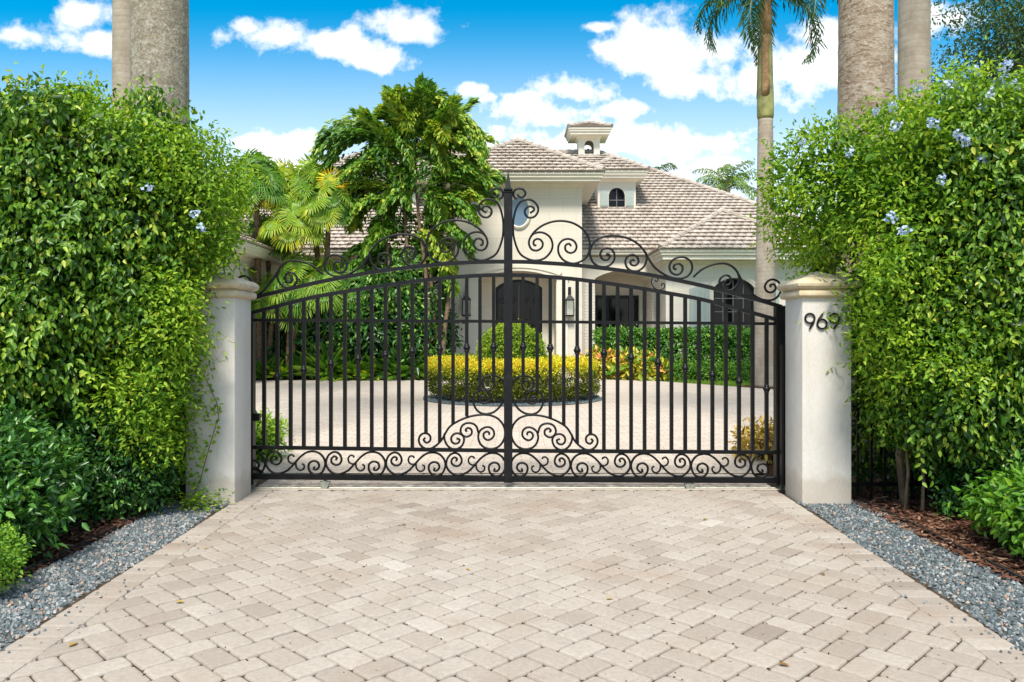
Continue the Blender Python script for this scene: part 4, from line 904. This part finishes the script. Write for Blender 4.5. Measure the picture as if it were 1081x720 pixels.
# ---------------- island
isl=(.02,18.9)
g=G(); n=40; g.add([(isl[0]+2.15*math.cos(2*PI*k/n),isl[1]+2.15*math.sin(2*PI*k/n),.012) for k in range(n)],[tuple(range(n))]); struct('island_bed',g,M['fines'])
def ia(rr):
    q=rr.uniform(PI,2*PI) if rr.random()<.8 else rr.uniform(0,PI); r=rr.uniform(1.45,2.13); return isl[0]+r*math.cos(q),isl[1]+r*math.sin(q)
g=stones(3800,ia,lambda x,y,rr: .02,.035,.8,seed=9,avals=lambda r:r.random()*.45); struct('island_gravel',g,M['gravel'],'stuff',label='dark grey stones ringing the base of the round golden hedge',cat='gravel')
t=Thing('golden_hedge','low round clipped golden yellow hedge ring in the middle of the courtyard','hedge',(isl[0],isl[1],0))
def ring_sdf(P):
    r=np.hypot(P[:,0]-isl[0],P[:,1]-isl[1]); q=np.stack([np.abs(r-1.5)-.40,np.abs(P[:,2]-.55)-.27],1); return np.linalg.norm(np.maximum(q,0),axis=1)+np.minimum(q.max(1),0)-.10
f=lumpy(ring_sdf,.05,4,4); ng=NG(); P,N,d=shell(f,((-2.2,16.6,.1),(2.3,21.2,1.2)),7000,.16,lambda P:(P[:,1]<18.9)|(P[:,2]>.72))
n=len(P); per=6; hz_=np.clip((P[:,2]-.58)/.25,0,1)  # golden new growth on top; shade on the sides put into darker leaf colour
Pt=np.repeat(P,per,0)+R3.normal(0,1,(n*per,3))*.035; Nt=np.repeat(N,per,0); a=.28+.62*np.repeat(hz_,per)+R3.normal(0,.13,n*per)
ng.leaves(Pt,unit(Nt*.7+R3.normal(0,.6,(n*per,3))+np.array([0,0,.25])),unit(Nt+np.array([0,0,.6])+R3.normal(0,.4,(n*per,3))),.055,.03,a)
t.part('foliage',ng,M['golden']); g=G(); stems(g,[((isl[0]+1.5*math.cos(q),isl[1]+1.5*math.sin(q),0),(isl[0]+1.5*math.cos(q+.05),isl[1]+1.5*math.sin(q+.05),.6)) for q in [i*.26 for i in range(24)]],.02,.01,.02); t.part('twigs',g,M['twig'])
shrub('round_bush','tall rounded yellow green bush in the centre of the golden hedge ring','bush',(-.02,18.95,1.0),(.80,.80,.82),3600,6,.05,.03,'dome',.55,.2,0,.03,12,fr=4,up=.5)
# ---------------- royal palm and others
def palm_trunk(t,x,y,h,r0,r1,flare=1.0,seed=1,mat='bark',bulge=.0):
    if r0<.3 or abs(y-23.5)<.1: mat='bark2'
    elif x>0: mat='bark3'
    rs=random.Random(seed); g=G(); prof=[]; n=int(h/.11)
    for i in range(n+1):
        z=h*i/n; q=i/n; r=r0+(r1-r0)*q+flare*r0*.45*math.exp(-z/.35)+bulge*math.sin(q*PI); prof.append((r*(1+(.003 if i%2 else -.003)+rs.gauss(0,.005)),z-.06))
    g.lathe(prof,(x,y,0),36); return t.part('trunk',g,M[mat],smooth=True)
def frond(o,az,el,L,sag,nl=46,ll=.55,lw=.035,mat='royal',lay=1.0,am=.45,seed=0,petiole=.12):
    rs=np.random.default_rng(seed); o=np.array(o,float); m=16; h=np.array([math.sin(az),math.cos(az),0.]); pts=[]; p=o.copy(); e=el
    for i in range(m+1):
        pts.append(p.copy()); d=h*math.cos(e)+np.array([0,0,math.sin(e)]); p=p+d*L/m; e-=sag/m*(1+.8*i/m)
    pts=np.array(pts); g=G(); g.tube([Vector(q) for q in pts],[.028*(1-.8*i/m)+.003 for i in range(m+1)],5)
    ng=NG(); s=np.linspace(petiole,1,nl)*m; i0=np.clip(s.astype(int),0,m-1); fr=(s-i0)[:,None]; B=pts[i0]*(1-fr)+pts[i0+1]*fr; T=unit(pts[i0+1]-pts[i0]); S=unit(np.cross(T,np.array([0,0,1.]))+1e-6); U=np.cross(S,T)
    env=np.sin(np.clip((np.linspace(petiole,1,nl)-petiole)/(1-petiole)*.86+.12,0,1)*PI)**.5
    for sd in (-1,1):
        D=unit(S*sd*.9+T*.55+U*rs.normal(.1,.3,(nl,1))-np.array([0,0,.35])*lay+rs.normal(0,.1,(nl,3)))
        l=ll*env*rs.uniform(.85,1.1,nl)
        ng.leaves(B,D,U,l*.55,lw,rs.normal(am,.15,nl),fold=.3,droop=.12)
        D2=unit(D-np.array([0,0,.75])*lay+rs.normal(0,.08,(nl,3))); ng.leaves(B+D*(l*.5)[:,None]-U*(l*.06)[:,None],D2,U,l*.55,lw*.8,rs.normal(am,.15,nl),fold=.2,droop=.2)
    return g,ng
def palm(label,x,y,h,r0,r1,nf=14,L=3.0,group=None,seed=1,shaft=True,ll=.6,name='royal_palm',flare=1.0,lw=.04,detail=True,sag=1.5,bulge=0,raise_=0,up0=1.35,am=.45):
    t=Thing(name,label,'palm tree',(x,y,0),group); palm_trunk(t,x,y,h,r0,r1,flare,seed,bulge=bulge)
    top=h
    if shaft:
        g=G(); g.lathe([(r1*1.02,-.1),(r1*1.14,.0),(r1*1.16,.35),(r1*1.05,1.0),(r1*.95,1.6),(r1*.8,2.3),(r1*.6,2.9)],(x,y,h),24); t.part('crownshaft',g,M['shaft'],smooth=True); top=h+3.0+raise_
        if raise_: g=G(); g.lathe([(r1*.75,2.3),(r1*.95,2.9),(r1*.8,3.4),(r1*.4,3.9)],(x,y,h),12); t.part('leaf_bases',g,M['sheath'],smooth=True)
        g=G()
        for q in (0.6,2.6,4.4): 
            R=[]; 
            for i in range(7):
                z=h+.5+i*.3; r=r1*(1.2-.04*i); R.append([(x+r*math.cos(q+dq),y+r*math.sin(q+dq),z+.25*abs(dq)) for dq in (-.5,-.2,.2,.5)]+[(x+(r-.02)*math.cos(q+dq),y+(r-.02)*math.sin(q+dq),z+.25*abs(dq)) for dq in (.5,.2,-.2,-.5)])
            g.rings(R)
        t.part('dry_sheath',g,M['sheath'],smooth=True)
    rs=random.Random(seed)
    for i in range(nf):
        az=i*2.399+rs.uniform(-.2,.2); q=i/nf; el=up0-q*1.35+rs.uniform(-.1,.1)
        gg,nn_=frond((x,y,top-.1),az,el,L*rs.uniform(.85,1.1),sag+q*.6,56 if detail else 30,ll,lw,seed=seed*50+i,am=am)
        o=t.part('frond',nn_,M['royal']); t.part('rachis',gg,M['shaft'],parent=o)
    return t
palm('slender royal palm with green crownshaft rising beside the house, right of the gate','' and 0 or XP(808,23.5),23.5,7.95,.34,.225,18,3.2,seed=3,ll=.75,flare=.55,lw=.05,sag=1.9) if 0 else None
palm('slender royal palm with green crownshaft standing in the bed by the courtyard',XP(808,23.5),23.5,8.05,.34,.215,13,3.0,None,3,True,.62,'royal_palm',.35,.045,True,1.55,raise_=.75)
GP='thick palm trunks rising behind the hedges'
palm('thick lichen grey palm trunk rising just behind the left hedge, nearer of two there',-4.03,9.0,11.5,.34,.27,13,3.6,GP,5,True,.8,flare=.4)
palm('pale smooth palm trunk partly hidden behind the thicker trunk above the left hedge',-6.85,14.0,12.5,.27,.22,13,3.6,GP,6,True,.8,flare=.4)
palm('thick brown mottled palm trunk rising just behind the right hedge, nearer the gate',XP(914,9.3),9.3,11.5,.34,.26,13,3.6,GP,7,True,.8,flare=.4)
palm('narrower pale palm trunk behind the right hedge, right of the thick mottled trunk',XP(965,13.2),13.2,12.5,.28,.22,13,3.6,GP,8,True,.8,flare=.4)
palm('distant coconut palm whose crown shows above the right slope of the roof',XP(768,52),52,11.3,.25,.17,16,2.9,None,9,False,.6,'coconut_palm',.4,.08,False,1.25,up0=1.5,am=.95)
palm('small distant palm crown peeking over the roof ridge right of the dormer',XP(692,60),60,13.6,.2,.15,10,2.2,None,10,False,.7,'coconut_palm',.4,.09,False,1.7)
# ---------------- fan palms
def fan_palm(px,py,Y,label,sc=1.0,nf=15,seed=1,trunk=True,am=.5,yellow=0):
    nf=int(nf*1.3); am-=.05; py-=6
    rs=np.random.default_rng(seed); x=XP(px,Y); z=max(.5,ZP(py,Y)); t=Thing('fan_palm',label,'palm tree',(x,Y,0),'fan palms in the left bed')
    lean=rs.normal(0,.25)
    if trunk:
        g=G(); n=18; g.tube([(x+lean*(1-i/n),Y,-.1+(z+.1)*i/n) for i in range(n+1)],[(.085 if i%2 else .075)*sc*(1.15-.2*i/n) for i in range(n+1)],10); t.part('trunk',g,M['bark_brown'],smooth=True)
    C0=np.array([x,Y,z]); ng=NG(); g=G()
    for i in range(nf):
        az=i*2.4+rs.uniform(-.3,.3); el=1.35-1.75*(i/nf)**.9; d=np.array([math.sin(az)*math.cos(el),math.cos(az)*math.cos(el),math.sin(el)]); pl=sc*rs.uniform(.55,.8); H=C0+d*pl-np.array([0,0,.05])
        g.tube([tuple(C0),tuple(C0+d*pl*.6+np.array([0,0,.03])),tuple(H)],.012*sc,5)
        side=unit(np.cross(d,[0,0,1.])+1e-6); upv=np.cross(side,d); m=30; th=np.linspace(-2.2,2.2,m); fa=am+rs.normal(0,.12)+(yellow if i<2 else 0)+(.12 if i>nf*.85 else 0)
        hz2=np.array([math.sin(az),math.cos(az),0.]); nr=unit(hz2*.85+np.array([0,0,.55])+rs.normal(0,.12,3)); ax=unit(d+np.array([0,0,-.25])-nr*np.dot(d+np.array([0,0,-.25]),nr)) if el>.25 else unit(np.array([0,0,-1.])+nr*nr[2]+side*rs.normal(0,.3)); sd2=np.cross(ax,nr); upv=nr; D=unit(ax*np.cos(th)[:,None]+sd2*np.sin(th)[:,None]+nr*.15); B=np.repeat(H[None],m,0); l=sc*.66*(1-.12*np.abs(th)/2.2)*rs.uniform(.92,1.05,m)
        ng.leaves(B,D,upv,l*.62,sc*.07,fa+rs.normal(0,.06,m),fold=.15,droop=.06)
        ng.leaves(B+D*(l*.55)[:,None],unit(D+np.array([0,0,-.4])+rs.normal(0,.08,(m,3))),upv,l*.5,sc*.045,fa+.08+rs.normal(0,.06,m),fold=.15,droop=.25)
    o=t.part('crown',ng,M['fan']); t.part('petioles',g,M['lime_st'] if 'lime_st' in M else M['shaft'],parent=o)
for a in [(271,208,26.6,'tallest fan palm in the left bed, its trunk just right of the left pillar',1.25,16,1,True,.55),
          (300,214,27.8,'fan palm with yellowing top leaves behind the tallest one',1.1,14,2,True,.72,.3),
          (330,212,27.4,'bright green fan palm beside the dense tree',1.15,15,3,True,.55,.1),
          (347,226,26.9,'fan palm with one golden yellow leaf next to the dense tree',1.1,14,4,True,.5,.45),
          (310,248,26.5,'mid height fan palm between the taller ones',1.1,15,5,True,.6),
          (282,262,27.6,'dark green fan palm lower down behind the tallest palm trunk',1.0,12,6,True,.3),
          (250,292,26.9,'thin stemmed fan palm beside the left hedge edge',.7,8,7,True,.6),
          (318,312,26.6,'low fan palm with pale drooping fans, upper one over the gate rail',1.15,14,8,True,.55),
          (288,332,26.8,'low fan palm with drooping fans near the left gate end',1.1,13,9,True,.5),
          (345,322,26.7,'low fan palm with pale fans in front of the broad shrubs',1.2,13,10,True,.55),
          (372,318,27.0,'low fan palm half hidden among the broad shrubs',1.1,12,11,True,.45)]: fan_palm(*a)
# ---------------- plumed tree
t=Thing('fishtail_palm','dense multi stemmed tree with arching plume like dark green foliage left of the entry tower','tree',(XP(440,26),26,0))
YT=27.6; pm=F/YT
g=G()
tr=[((452,398),(440,130)),((444,398),(425,150)),((462,398),(455,170)),((437,397),(392,190)),((470,397),(478,190)),((430,397),(400,250))]
for i,(a,b) in enumerate(tr):
    y0=26.35+random.uniform(-.15,.2); A=W(a[0],a[1],y0); A.z=-.05; Bv=W(b[0],b[1],YT+random.uniform(-.3,.5)); k=10; g2=G()
    g2.tube([A.lerp(Bv,j/k)+Vector((.12*math.sin(j*.6+i),.1*math.cos(j*.5),0)) for j in range(k+1)],[.085*(1-.6*j/k) for j in range(k+1)],9); t.part('trunk',g2,M['bark_brown'],smooth=True)
pl_=[((430,150),(345,178),(372,135)),((425,160),(338,165),(375,128)),((430,130),(405,118),(415,92)),((440,125),(448,100),(442,88)),((445,130),(480,125),(465,98)),((450,140),(508,158),(488,118)),((455,150),(512,172),(490,140)),
     ((450,170),(518,200),(488,170)),((450,190),(522,196),(490,178)),((445,210),(498,232),(478,205)),((440,220),(492,258),(474,232)),((440,235),(478,280),(464,250)),((425,200),(360,215),(388,185)),((420,215),(368,235),(390,208)),((425,185),(355,195),(388,165)),
     ((430,240),(385,268),(400,240)),((430,250),(470,275),(455,250)),((420,230),(395,255),(400,232)),((435,160),(400,170),(415,135)),((440,165),(470,180),(460,145)),((436,150),(432,175),(425,130)),((440,180),(425,215),(425,180)),((450,200),(462,235),(462,205)),((445,140),(425,135),(432,110)),((455,160),(475,150),(466,130)),((430,170),(378,180),(400,150)),((442,200),(405,225),(420,195)),((452,215),(490,225),(475,205)),((445,240),(450,290),(455,255)),((430,260),(405,300),(410,270)),((450,260),(480,310),(470,280)),((440,270),(365,290),(400,262)),((455,225),(513,214),(490,205)),((440,130),(425,95),(428,100)),((445,150),(458,92),(452,110)),((440,150),(408,100),(420,115)),((450,155),(482,108),(470,120)),((430,165),(385,118),(400,130))]
ng=NG(); gr=G()
for i,(a,b,c) in enumerate(pl_):
  for rep in range(3):
    Ya=YT; off=[-.6,.0,.7][rep]+random.uniform(-.3,.3); jx=lambda: random.gauss(-1,3 if rep==0 else 7)
    A=W(a[0],a[1],Ya); Bp=W(b[0]+jx(),b[1]+jx(),Ya+off*1.3); Cc=W(c[0]+jx(),c[1]+jx(),Ya+off*.7)
    up_=b[1]<122; Cc=(A+Bp)*.5+(Cc-(A+Bp)*.5)*(.15 if up_ else .8)-Vector((0,0,.1)); A=A-Vector((0,0,.2)); Ctl=2*Cc-(A+Bp)*.5; pts=[((1-s)**2)*A+2*s*(1-s)*Ctl+s*s*Bp for s in [k/14 for k in range(15)]]
    gr.tube(pts,[.02*(1-.8*k/14)+.003 for k in range(15)],5)
    pts=np.array([tuple(p) for p in pts]); m=210; s=np.sort(R3.uniform(.18,1,m)); ii=np.clip((s*14).astype(int),0,13); fr=(s*14-ii)[:,None]; B_=pts[ii]*(1-fr)+pts[ii+1]*fr; T_=unit(pts[ii+1]-pts[ii]); S_=unit(np.cross(T_,[0,0,1.])); sg=R3.choice([-1,1],m)[:,None]
    wd=(.30*np.sin(np.clip(s*.85+.15,0,1)*PI)**.6)[:,None]; base_a=R3.normal(.53,.1)+(.12 if b[1]<a[1]+25 else 0)+(.35 if (i in (11,16) and rep==0) else 0)
    Q=B_+S_*sg*wd*R3.uniform(0,1,(m,1))+np.array([0,0,.25])*wd*R3.normal(0,1,(m,1))
    for w_ in range(2):
        Qw=Q+R3.normal(0,.045,(m,3)); D_=unit(S_*sg*.7+T_*.9-np.array([0,0,.12])+R3.normal(0,.22,(m,3))); ng.leaves(Qw,D_,unit(np.array([0,0,1.])+S_*sg*.6+R3.normal(0,.3,(m,3))),R3.uniform(.17,.30,m),R3.uniform(.07,.12,m),base_a+.05+R3.normal(0,.14,m),fold=.15,droop=.15)
for _ in range(22):
    q=random.uniform(0,2*PI); r=math.sqrt(random.random()); p_=W(430+60*r*math.cos(q),205+72*r*math.sin(q),YT+random.uniform(-1.2,1.2)*math.sqrt(1.01-r*r)); n=70
    Q=np.array(p_)+R3.normal(0,1,(n,3))*[.33,.33,.3]; foliage(ng,Q,unit(Q-np.array(p_)),2,.08,.19,.075,.42+random.gauss(0,.06),.15,.2)
cr=t.part('crown',ng,M['fishtail']); t.part('limbs',gr,M['shaft'],parent=cr)
# ---------------- broad leaved shrubs behind the gate on the left
bs=[(346,27.2,1.15,1.55,'broad leaved shrub behind the low fan palms, leftmost of the shrub row'),(383,27.1,1.2,1.95,'tall dark broad leaved shrub left of the tree stems'),(410,27.0,1.05,2.1,'tall dark broad leaved shrub directly under the plumed tree'),(458,28.2,.5,1.1,'small dark shrub behind the tree stems nearest the entry tower'),(437,27.1,.7,1.75,'shrub in deep shade behind the tree stems'),(300,28.2,1.6,1.45,'wide dark shrub behind the fan palm trunks')]
for i,(px,Y,r,h,lab) in enumerate(bs):
    shrub('broadleaf_shrub',lab,'shrub',(XP(px,Y),Y,h*.98),(r,.9,h),800,5,.21,.085,'dark_shrub',.44+.12*(i%3),.26,.35,.34,30+i,'broad leaved shrubs in the left bed',2.6,.5,out=.45,up=.5)
us=[(278,384),(296,388),(318,390),(345,388),(372,386),(395,390),(418,388),(436,384),(462,388),(488,386),(262,380),(505,388)]
ul=['spiky light green plant nearest the left pillar in the bed edge row','second leafy plant from the left pillar along the bed edge','yellow green strap leaved plant at the bed edge under the palms','low strap leaved plant at the bed edge below the golden palm leaf','small ground plant at the bed edge in front of the broad shrubs','bright leafy ground plant left of the dark stems','large leaved ground plant under the plumed tree','light green schefflera like plant left of the tree stems','low plant at the foot of the tree stems','low plant at the bed edge by the entry tower corner','arching plant at the bed edge hidden by the left gate post','low plant by the entry step on the left']
for i,((px,py),lab) in enumerate(zip(us,ul)):
    Y=26.6+random.uniform(-.15,.3); x=XP(px,Y); t=Thing('ground_plant',lab,'plant',(x,Y,0),'low plants along the left bed edge'); ng=NG(); m=120; az=R3.uniform(0,2*PI,m); el=R3.uniform(.2,1.35,m); D=np.stack([np.cos(az)*np.cos(el),np.sin(az)*np.cos(el),np.sin(el)],1); hh=.9+.4*random.random()+(.5 if i in (6,7,10,3) else 0)
    B=np.array([x,Y,0.])+R3.normal(0,.08,(m,3))*[1,1,.2]; l=hh*R3.uniform(.5,1,m); wd=.06+.05*(i%3); ng.leaves(B+D*(l*.35)[:,None],D,np.array([0,0,1.]),l*.65,wd,R3.normal(.55,.18,m),droop=.35); ng.leaves(B,D,np.array([0,0,1.]),l*.4,wd*.3,.3,droop=.0)
    t.part('foliage',ng,[M['lime_shrub'],M['plumbago'],M['dark_shrub'],M['lime_shrub']][i%4])
# ---------------- right side beds
t=Thing('clipped_hedge','long clipped dark green hedge in front of the right wing windows','hedge',(7.8,28,0))
f=lumpy(rbox((7.9,28.0,.82),(4.85,.55,.84),.12),.05,3,40); ng=NG(); P,N,d=shell(f,((2.9,27.2,.05),(12.9,28.7,1.9)),6500,.2,lambda P:(P[:,1]<27.9)|(P[:,2]>1.3)); foliage(ng,P,N,5,.07,.10,.055,.45,.2,.2,.5,d)
P,N,d=shell(lambda P:f(P)+.15,((2.9,27.2,.05),(12.9,28.7,1.9)),2000,.5); foliage(ng,P,N,2,.1,.18,.1,.15,.1,.2); t.part('foliage',ng,M['hedge'])
g=G(); stems(g,[((x,28,0),(x+.1,28,.8)) for x in [3.4+.6*i for i in range(15)]],.03,.015,.02); t.part('twigs',g,M['twig'])
cl_=[(630,27.6,'tall orange topped croton nearest the golden hedge ring'),(644,27.2,'yellow croton second from the golden hedge ring'),(658,26.9,'pink and yellow croton in the middle of the row'),(672,26.6,'yellow green croton fourth from the golden hedge ring'),(688,26.4,'small spotted croton at the right end of the row')]
for i,(px,Y,lab) in enumerate(cl_):
    hh=.85-.06*i; shrub('croton',lab,'plant',(XP(px,Y),Y,hh*.45),(.42,.4,hh*.52),170,6,.2,.075,'croton',[.6,.42,.5,.36,.34][i],.2,-.4,.05,50+i,'crotons beside the courtyard',core=True,up=.4,out=.6)
for i,px in enumerate((702,722,742,762,784)):
    Y=26.5-.12*i; shrub('low_shrub',['low light green shrub just right of the crotons','low green shrub second from the crotons under the clipped hedge','low green shrub third from the crotons under the clipped hedge','low green shrub two places left of the palm trunk','low green shrub directly left of the palm trunk'][i],'shrub',(XP(px,Y),Y,.28),(.48,.35,.34),260,5,.09,.03,'lime_shrub',.35,.18,0,.05,60+i,'low shrubs under the clipped hedge')
ng=NG(); m=16000; x=R3.uniform(3.6,12.5,m); y=R3.uniform(20.5,27,m)
def ledge(x): return np.interp(x,[3.7,5.0,6.2,7.5,9.5,12],[27.2,25.4,23.6,21.6,19.6,17.5])
k=(y>ledge(x)+.05)&(y<26.2)&(np.hypot((x-8.3)/1.9,(y-22.6)/1.6)>1); x,y=x[k],y[k]; m=len(x)
ng.leaves(np.stack([x,y,np.full(m,-.05)],1),unit(R3.normal(0,.45,(m,3))+[0,0,1.]),unit(R3.normal(0,1,(m,3))),R3.uniform(.06,.13,m),.014,R3.normal(.6,.2,m))
me=mesh_from('lawn_grass',ng,(0,0,0)); me.materials.append(M['grass']); o=bpy.data.objects.new('lawn_grass',me); C.objects.link(o); o['kind']='stuff'; o['label']='strip of bright lawn grass along the right courtyard edge'; o['category']='grass'
# ---------------- tree at the upper right
t=Thing('shade_tree','broad grey green tree with fine leaves behind the top of the right hedge','tree',(12.2,16.5,0))
g=G(); stems(g,[((12.2,16.5,-.1),(12.4,16.5,4.5))],.28,.18,.05); t.part('trunk',g,M['bark_brown'],smooth=True); g=G()
Cn=[]
for i in range(38):
    q=random.uniform(0,2*PI); r=random.uniform(.6,3.2); p=(12.2+r*math.cos(q),16.5+r*math.sin(q)*.8,random.uniform(6.2,10.5)-.35*r); Cn.append(p); stems(g,[((12.35,16.5,4.3),p)],.07,.012,.12)
cr=None
ng=NG()
for p in Cn:
    n=420; Q=np.array(p)+R3.normal(0,1,(n,3))*[.6,.6,.4]; foliage(ng,Q,unit(Q-np.array(p)),4,.08,.10,.042,.45,.2,.2)
t.part('crown',ng,M['olive_tree']); t.part('limbs',g,M['bark_brown'])
SKY_HUE,SKY_SAT,SKY_VAL,SKY_STR=.482,1.55,1.12,.11
CLOUD=7.2; SUN_E=3.5; SUN_ANG=12; EXPO=.74; SUN_ELD,SUN_AZD=57,186
# ================================================================ CAMERA, SKY, LIGHT
cd=bpy.data.cameras.new('camera'); cam=bpy.data.objects.new('camera',cd); C.objects.link(cam)
cam.location=(0,0,CH); cam.rotation_euler=(PI/2,0,0); cd.sensor_width=36; cd.lens=F/1081*36; cd.shift_y=-(360-HY)/1081; cd.clip_end=2000; cd.clip_start=.05
bpy.context.scene.camera=cam
w=bpy.data.worlds.new('World'); bpy.context.scene.world=w; w.use_nodes=True; nt=w.node_tree; N=nt.nodes; L=nt.links; N.clear()
def nn(t,**k):
    x=N.new(t)
    for a,b in k.items(): setattr(x,a,b)
    return x
def mm(op,a,b=None,c=None,clamp=False):
    m=nn('ShaderNodeMath',operation=op,use_clamp=clamp)
    for i,x in enumerate((a,b,c)):
        if x is None: continue
        if isinstance(x,(int,float)): m.inputs[i].default_value=x
        else: L.new(x,m.inputs[i])
    return m.outputs[0]
SUN_EL,SUN_AZ=math.radians(SUN_ELD),math.radians(SUN_AZD)   # azimuth clockwise from +Y (camera looks +Y)
sky=nn('ShaderNodeTexSky',sky_type='NISHITA'); sky.sun_disc=False; sky.sun_elevation=SUN_EL; sky.sun_rotation=SUN_AZ; sky.air_density=1.0; sky.dust_density=.3; sky.ozone_density=2.5
tc=nn('ShaderNodeTexCoord'); sp=nn('ShaderNodeSeparateXYZ'); L.new(tc.outputs['Generated'],sp.inputs[0])
ay=mm('MAXIMUM',mm('ABSOLUTE',sp.outputs[1]),.08); u=mm('DIVIDE',sp.outputs[0],ay); v=mm('DIVIDE',sp.outputs[2],ay)
cb=nn('ShaderNodeCombineXYZ'); L.new(u,cb.inputs[0]); L.new(v,cb.inputs[1])
# warped lookup so outlines are ragged
nz=nn('ShaderNodeTexNoise'); nz.inputs['Scale'].default_value=9; nz.inputs['Detail'].default_value=10; nz.inputs['Roughness'].default_value=.62; L.new(cb.outputs[0],nz.inputs['Vector'])
lobes=[(85,14,34,14),(45,42,55,17),(100,45,26,12),(15,38,30,12),
 (290,38,52,15),(345,46,50,15),(398,62,40,13),(436,30,38,18),(375,50,40,12),(262,30,20,10),
 (505,95,22,10),(548,112,48,18),(612,95,36,18),(590,125,55,22),(520,102,20,9),(660,116,34,10),(632,28,18,6),
 (690,50,55,30),(745,55,80,38),(790,80,90,32),(720,85,40,22),(850,75,70,32),(905,60,50,40),(870,35,40,16),(640,50,14,10),
 (700,150,130,22),(600,150,110,20),(760,175,70,18),(300,152,70,16),(280,175,80,18),(500,150,60,18),
 (1010,20,40,20),(-150,60,120,40),(1250,40,160,50)]
dmin=None
for (px,py,rx,ry) in lobes:
    a=nn('ShaderNodeVectorMath',operation='MULTIPLY_ADD'); L.new(cb.outputs[0],a.inputs[0]); ix,iy=F/(rx*1.18),F/(ry*1.2)
    a.inputs[1].default_value=(ix,iy,0); a.inputs[2].default_value=(-(px-CX)/F*ix,-(HY-py)/F*iy,0)
    ln=nn('ShaderNodeVectorMath',operation='LENGTH'); L.new(a.outputs[0],ln.inputs[0])
    dmin=ln.outputs['Value'] if dmin is None else mm('SMOOTH_MIN',dmin,ln.outputs['Value'],.25)
n2=nn('ShaderNodeTexNoise'); n2.inputs['Scale'].default_value=26; n2.inputs['Detail'].default_value=6; n2.inputs['Roughness'].default_value=.65; L.new(cb.outputs[0],n2.inputs['Vector'])
fld=mm('ADD',mm('SUBTRACT',1.0,dmin),mm('ADD',mm('MULTIPLY',mm('SUBTRACT',nz.outputs[0],.5),3.4),mm('MULTIPLY',mm('SUBTRACT',n2.outputs[0],.5),1.8)))
mr=nn('ShaderNodeMapRange',interpolation_type='SMOOTHSTEP'); mr.inputs['From Min'].default_value=-.15; mr.inputs['From Max'].default_value=.8; L.new(fld,mr.inputs['Value'])
# overhead / elsewhere clouds, unseen, thickened to whiten the ambient light
n3=nn('ShaderNodeTexNoise'); n3.inputs['Scale'].default_value=2.2; n3.inputs['Detail'].default_value=6; L.new(tc.outputs['Generated'],n3.inputs['Vector'])
m3=nn('ShaderNodeMapRange',interpolation_type='SMOOTHSTEP'); m3.inputs['From Min'].default_value=.38; m3.inputs['From Max'].default_value=.52; L.new(n3.outputs[0],m3.inputs['Value'])
up=nn('ShaderNodeMapRange'); up.inputs['From Min'].default_value=.42; up.inputs['From Max'].default_value=.6; L.new(sp.outputs[2],up.inputs['Value'])
cl=mm('MAXIMUM',mr.outputs[0],mm('MULTIPLY',m3.outputs[0],up.outputs[0]))
# whitening towards the horizon
hzn=nn('ShaderNodeMapRange',interpolation_type='SMOOTHSTEP'); hzn.inputs['From Min'].default_value=.42; hzn.inputs['From Max'].default_value=.1; hzn.inputs['To Max'].default_value=.8; L.new(v,hzn.inputs['Value'])
cl=mm('MAXIMUM',mm('MULTIPLY',cl,.97),hzn.outputs[0],clamp=True)
hs=nn('ShaderNodeHueSaturation'); hs.inputs['Hue'].default_value=SKY_HUE; hs.inputs['Saturation'].default_value=SKY_SAT; hs.inputs['Value'].default_value=SKY_VAL; L.new(sky.outputs[0],hs.inputs['Color'])
shd=nn('ShaderNodeMapRange'); shd.inputs['From Min'].default_value=.35; shd.inputs['From Max'].default_value=.65; shd.inputs['To Min'].default_value=.86; L.new(nz.outputs[0],shd.inputs['Value'])
cc=nn('ShaderNodeMix',data_type='RGBA'); cc.inputs[6].default_value=(CLOUD*.88,CLOUD*.95,CLOUD*1.02,1); cc.inputs[7].default_value=(CLOUD,CLOUD,CLOUD,1); L.new(shd.outputs[0],cc.inputs[0])
mx=nn('ShaderNodeMix',data_type='RGBA'); L.new(cl,mx.inputs[0]); L.new(hs.outputs[0],mx.inputs[6]); L.new(cc.outputs[2],mx.inputs[7])
bg=nn('ShaderNodeBackground'); bg.inputs[1].default_value=SKY_STR; L.new(mx.outputs[2],bg.inputs[0]); ow=nn('ShaderNodeOutputWorld'); L.new(bg.outputs[0],ow.inputs[0])
ld=bpy.data.lights.new('sun','SUN'); lo=bpy.data.objects.new('sun',ld); C.objects.link(lo); ld.energy=SUN_E; ld.angle=math.radians(SUN_ANG); ld.color=(1,.945,.86)
sd=Vector((math.sin(SUN_AZ)*math.cos(SUN_EL),math.cos(SUN_AZ)*math.cos(SUN_EL),math.sin(SUN_EL)))
lo.rotation_euler=(-sd).to_track_quat('-Z','Y').to_euler(); lo.location=(0,-10,30)
vs=bpy.context.scene.view_settings; vs.view_transform='Standard'; vs.look='None'; vs.exposure=EXPO; vs.gamma=1; vs.use_curve_mapping=False
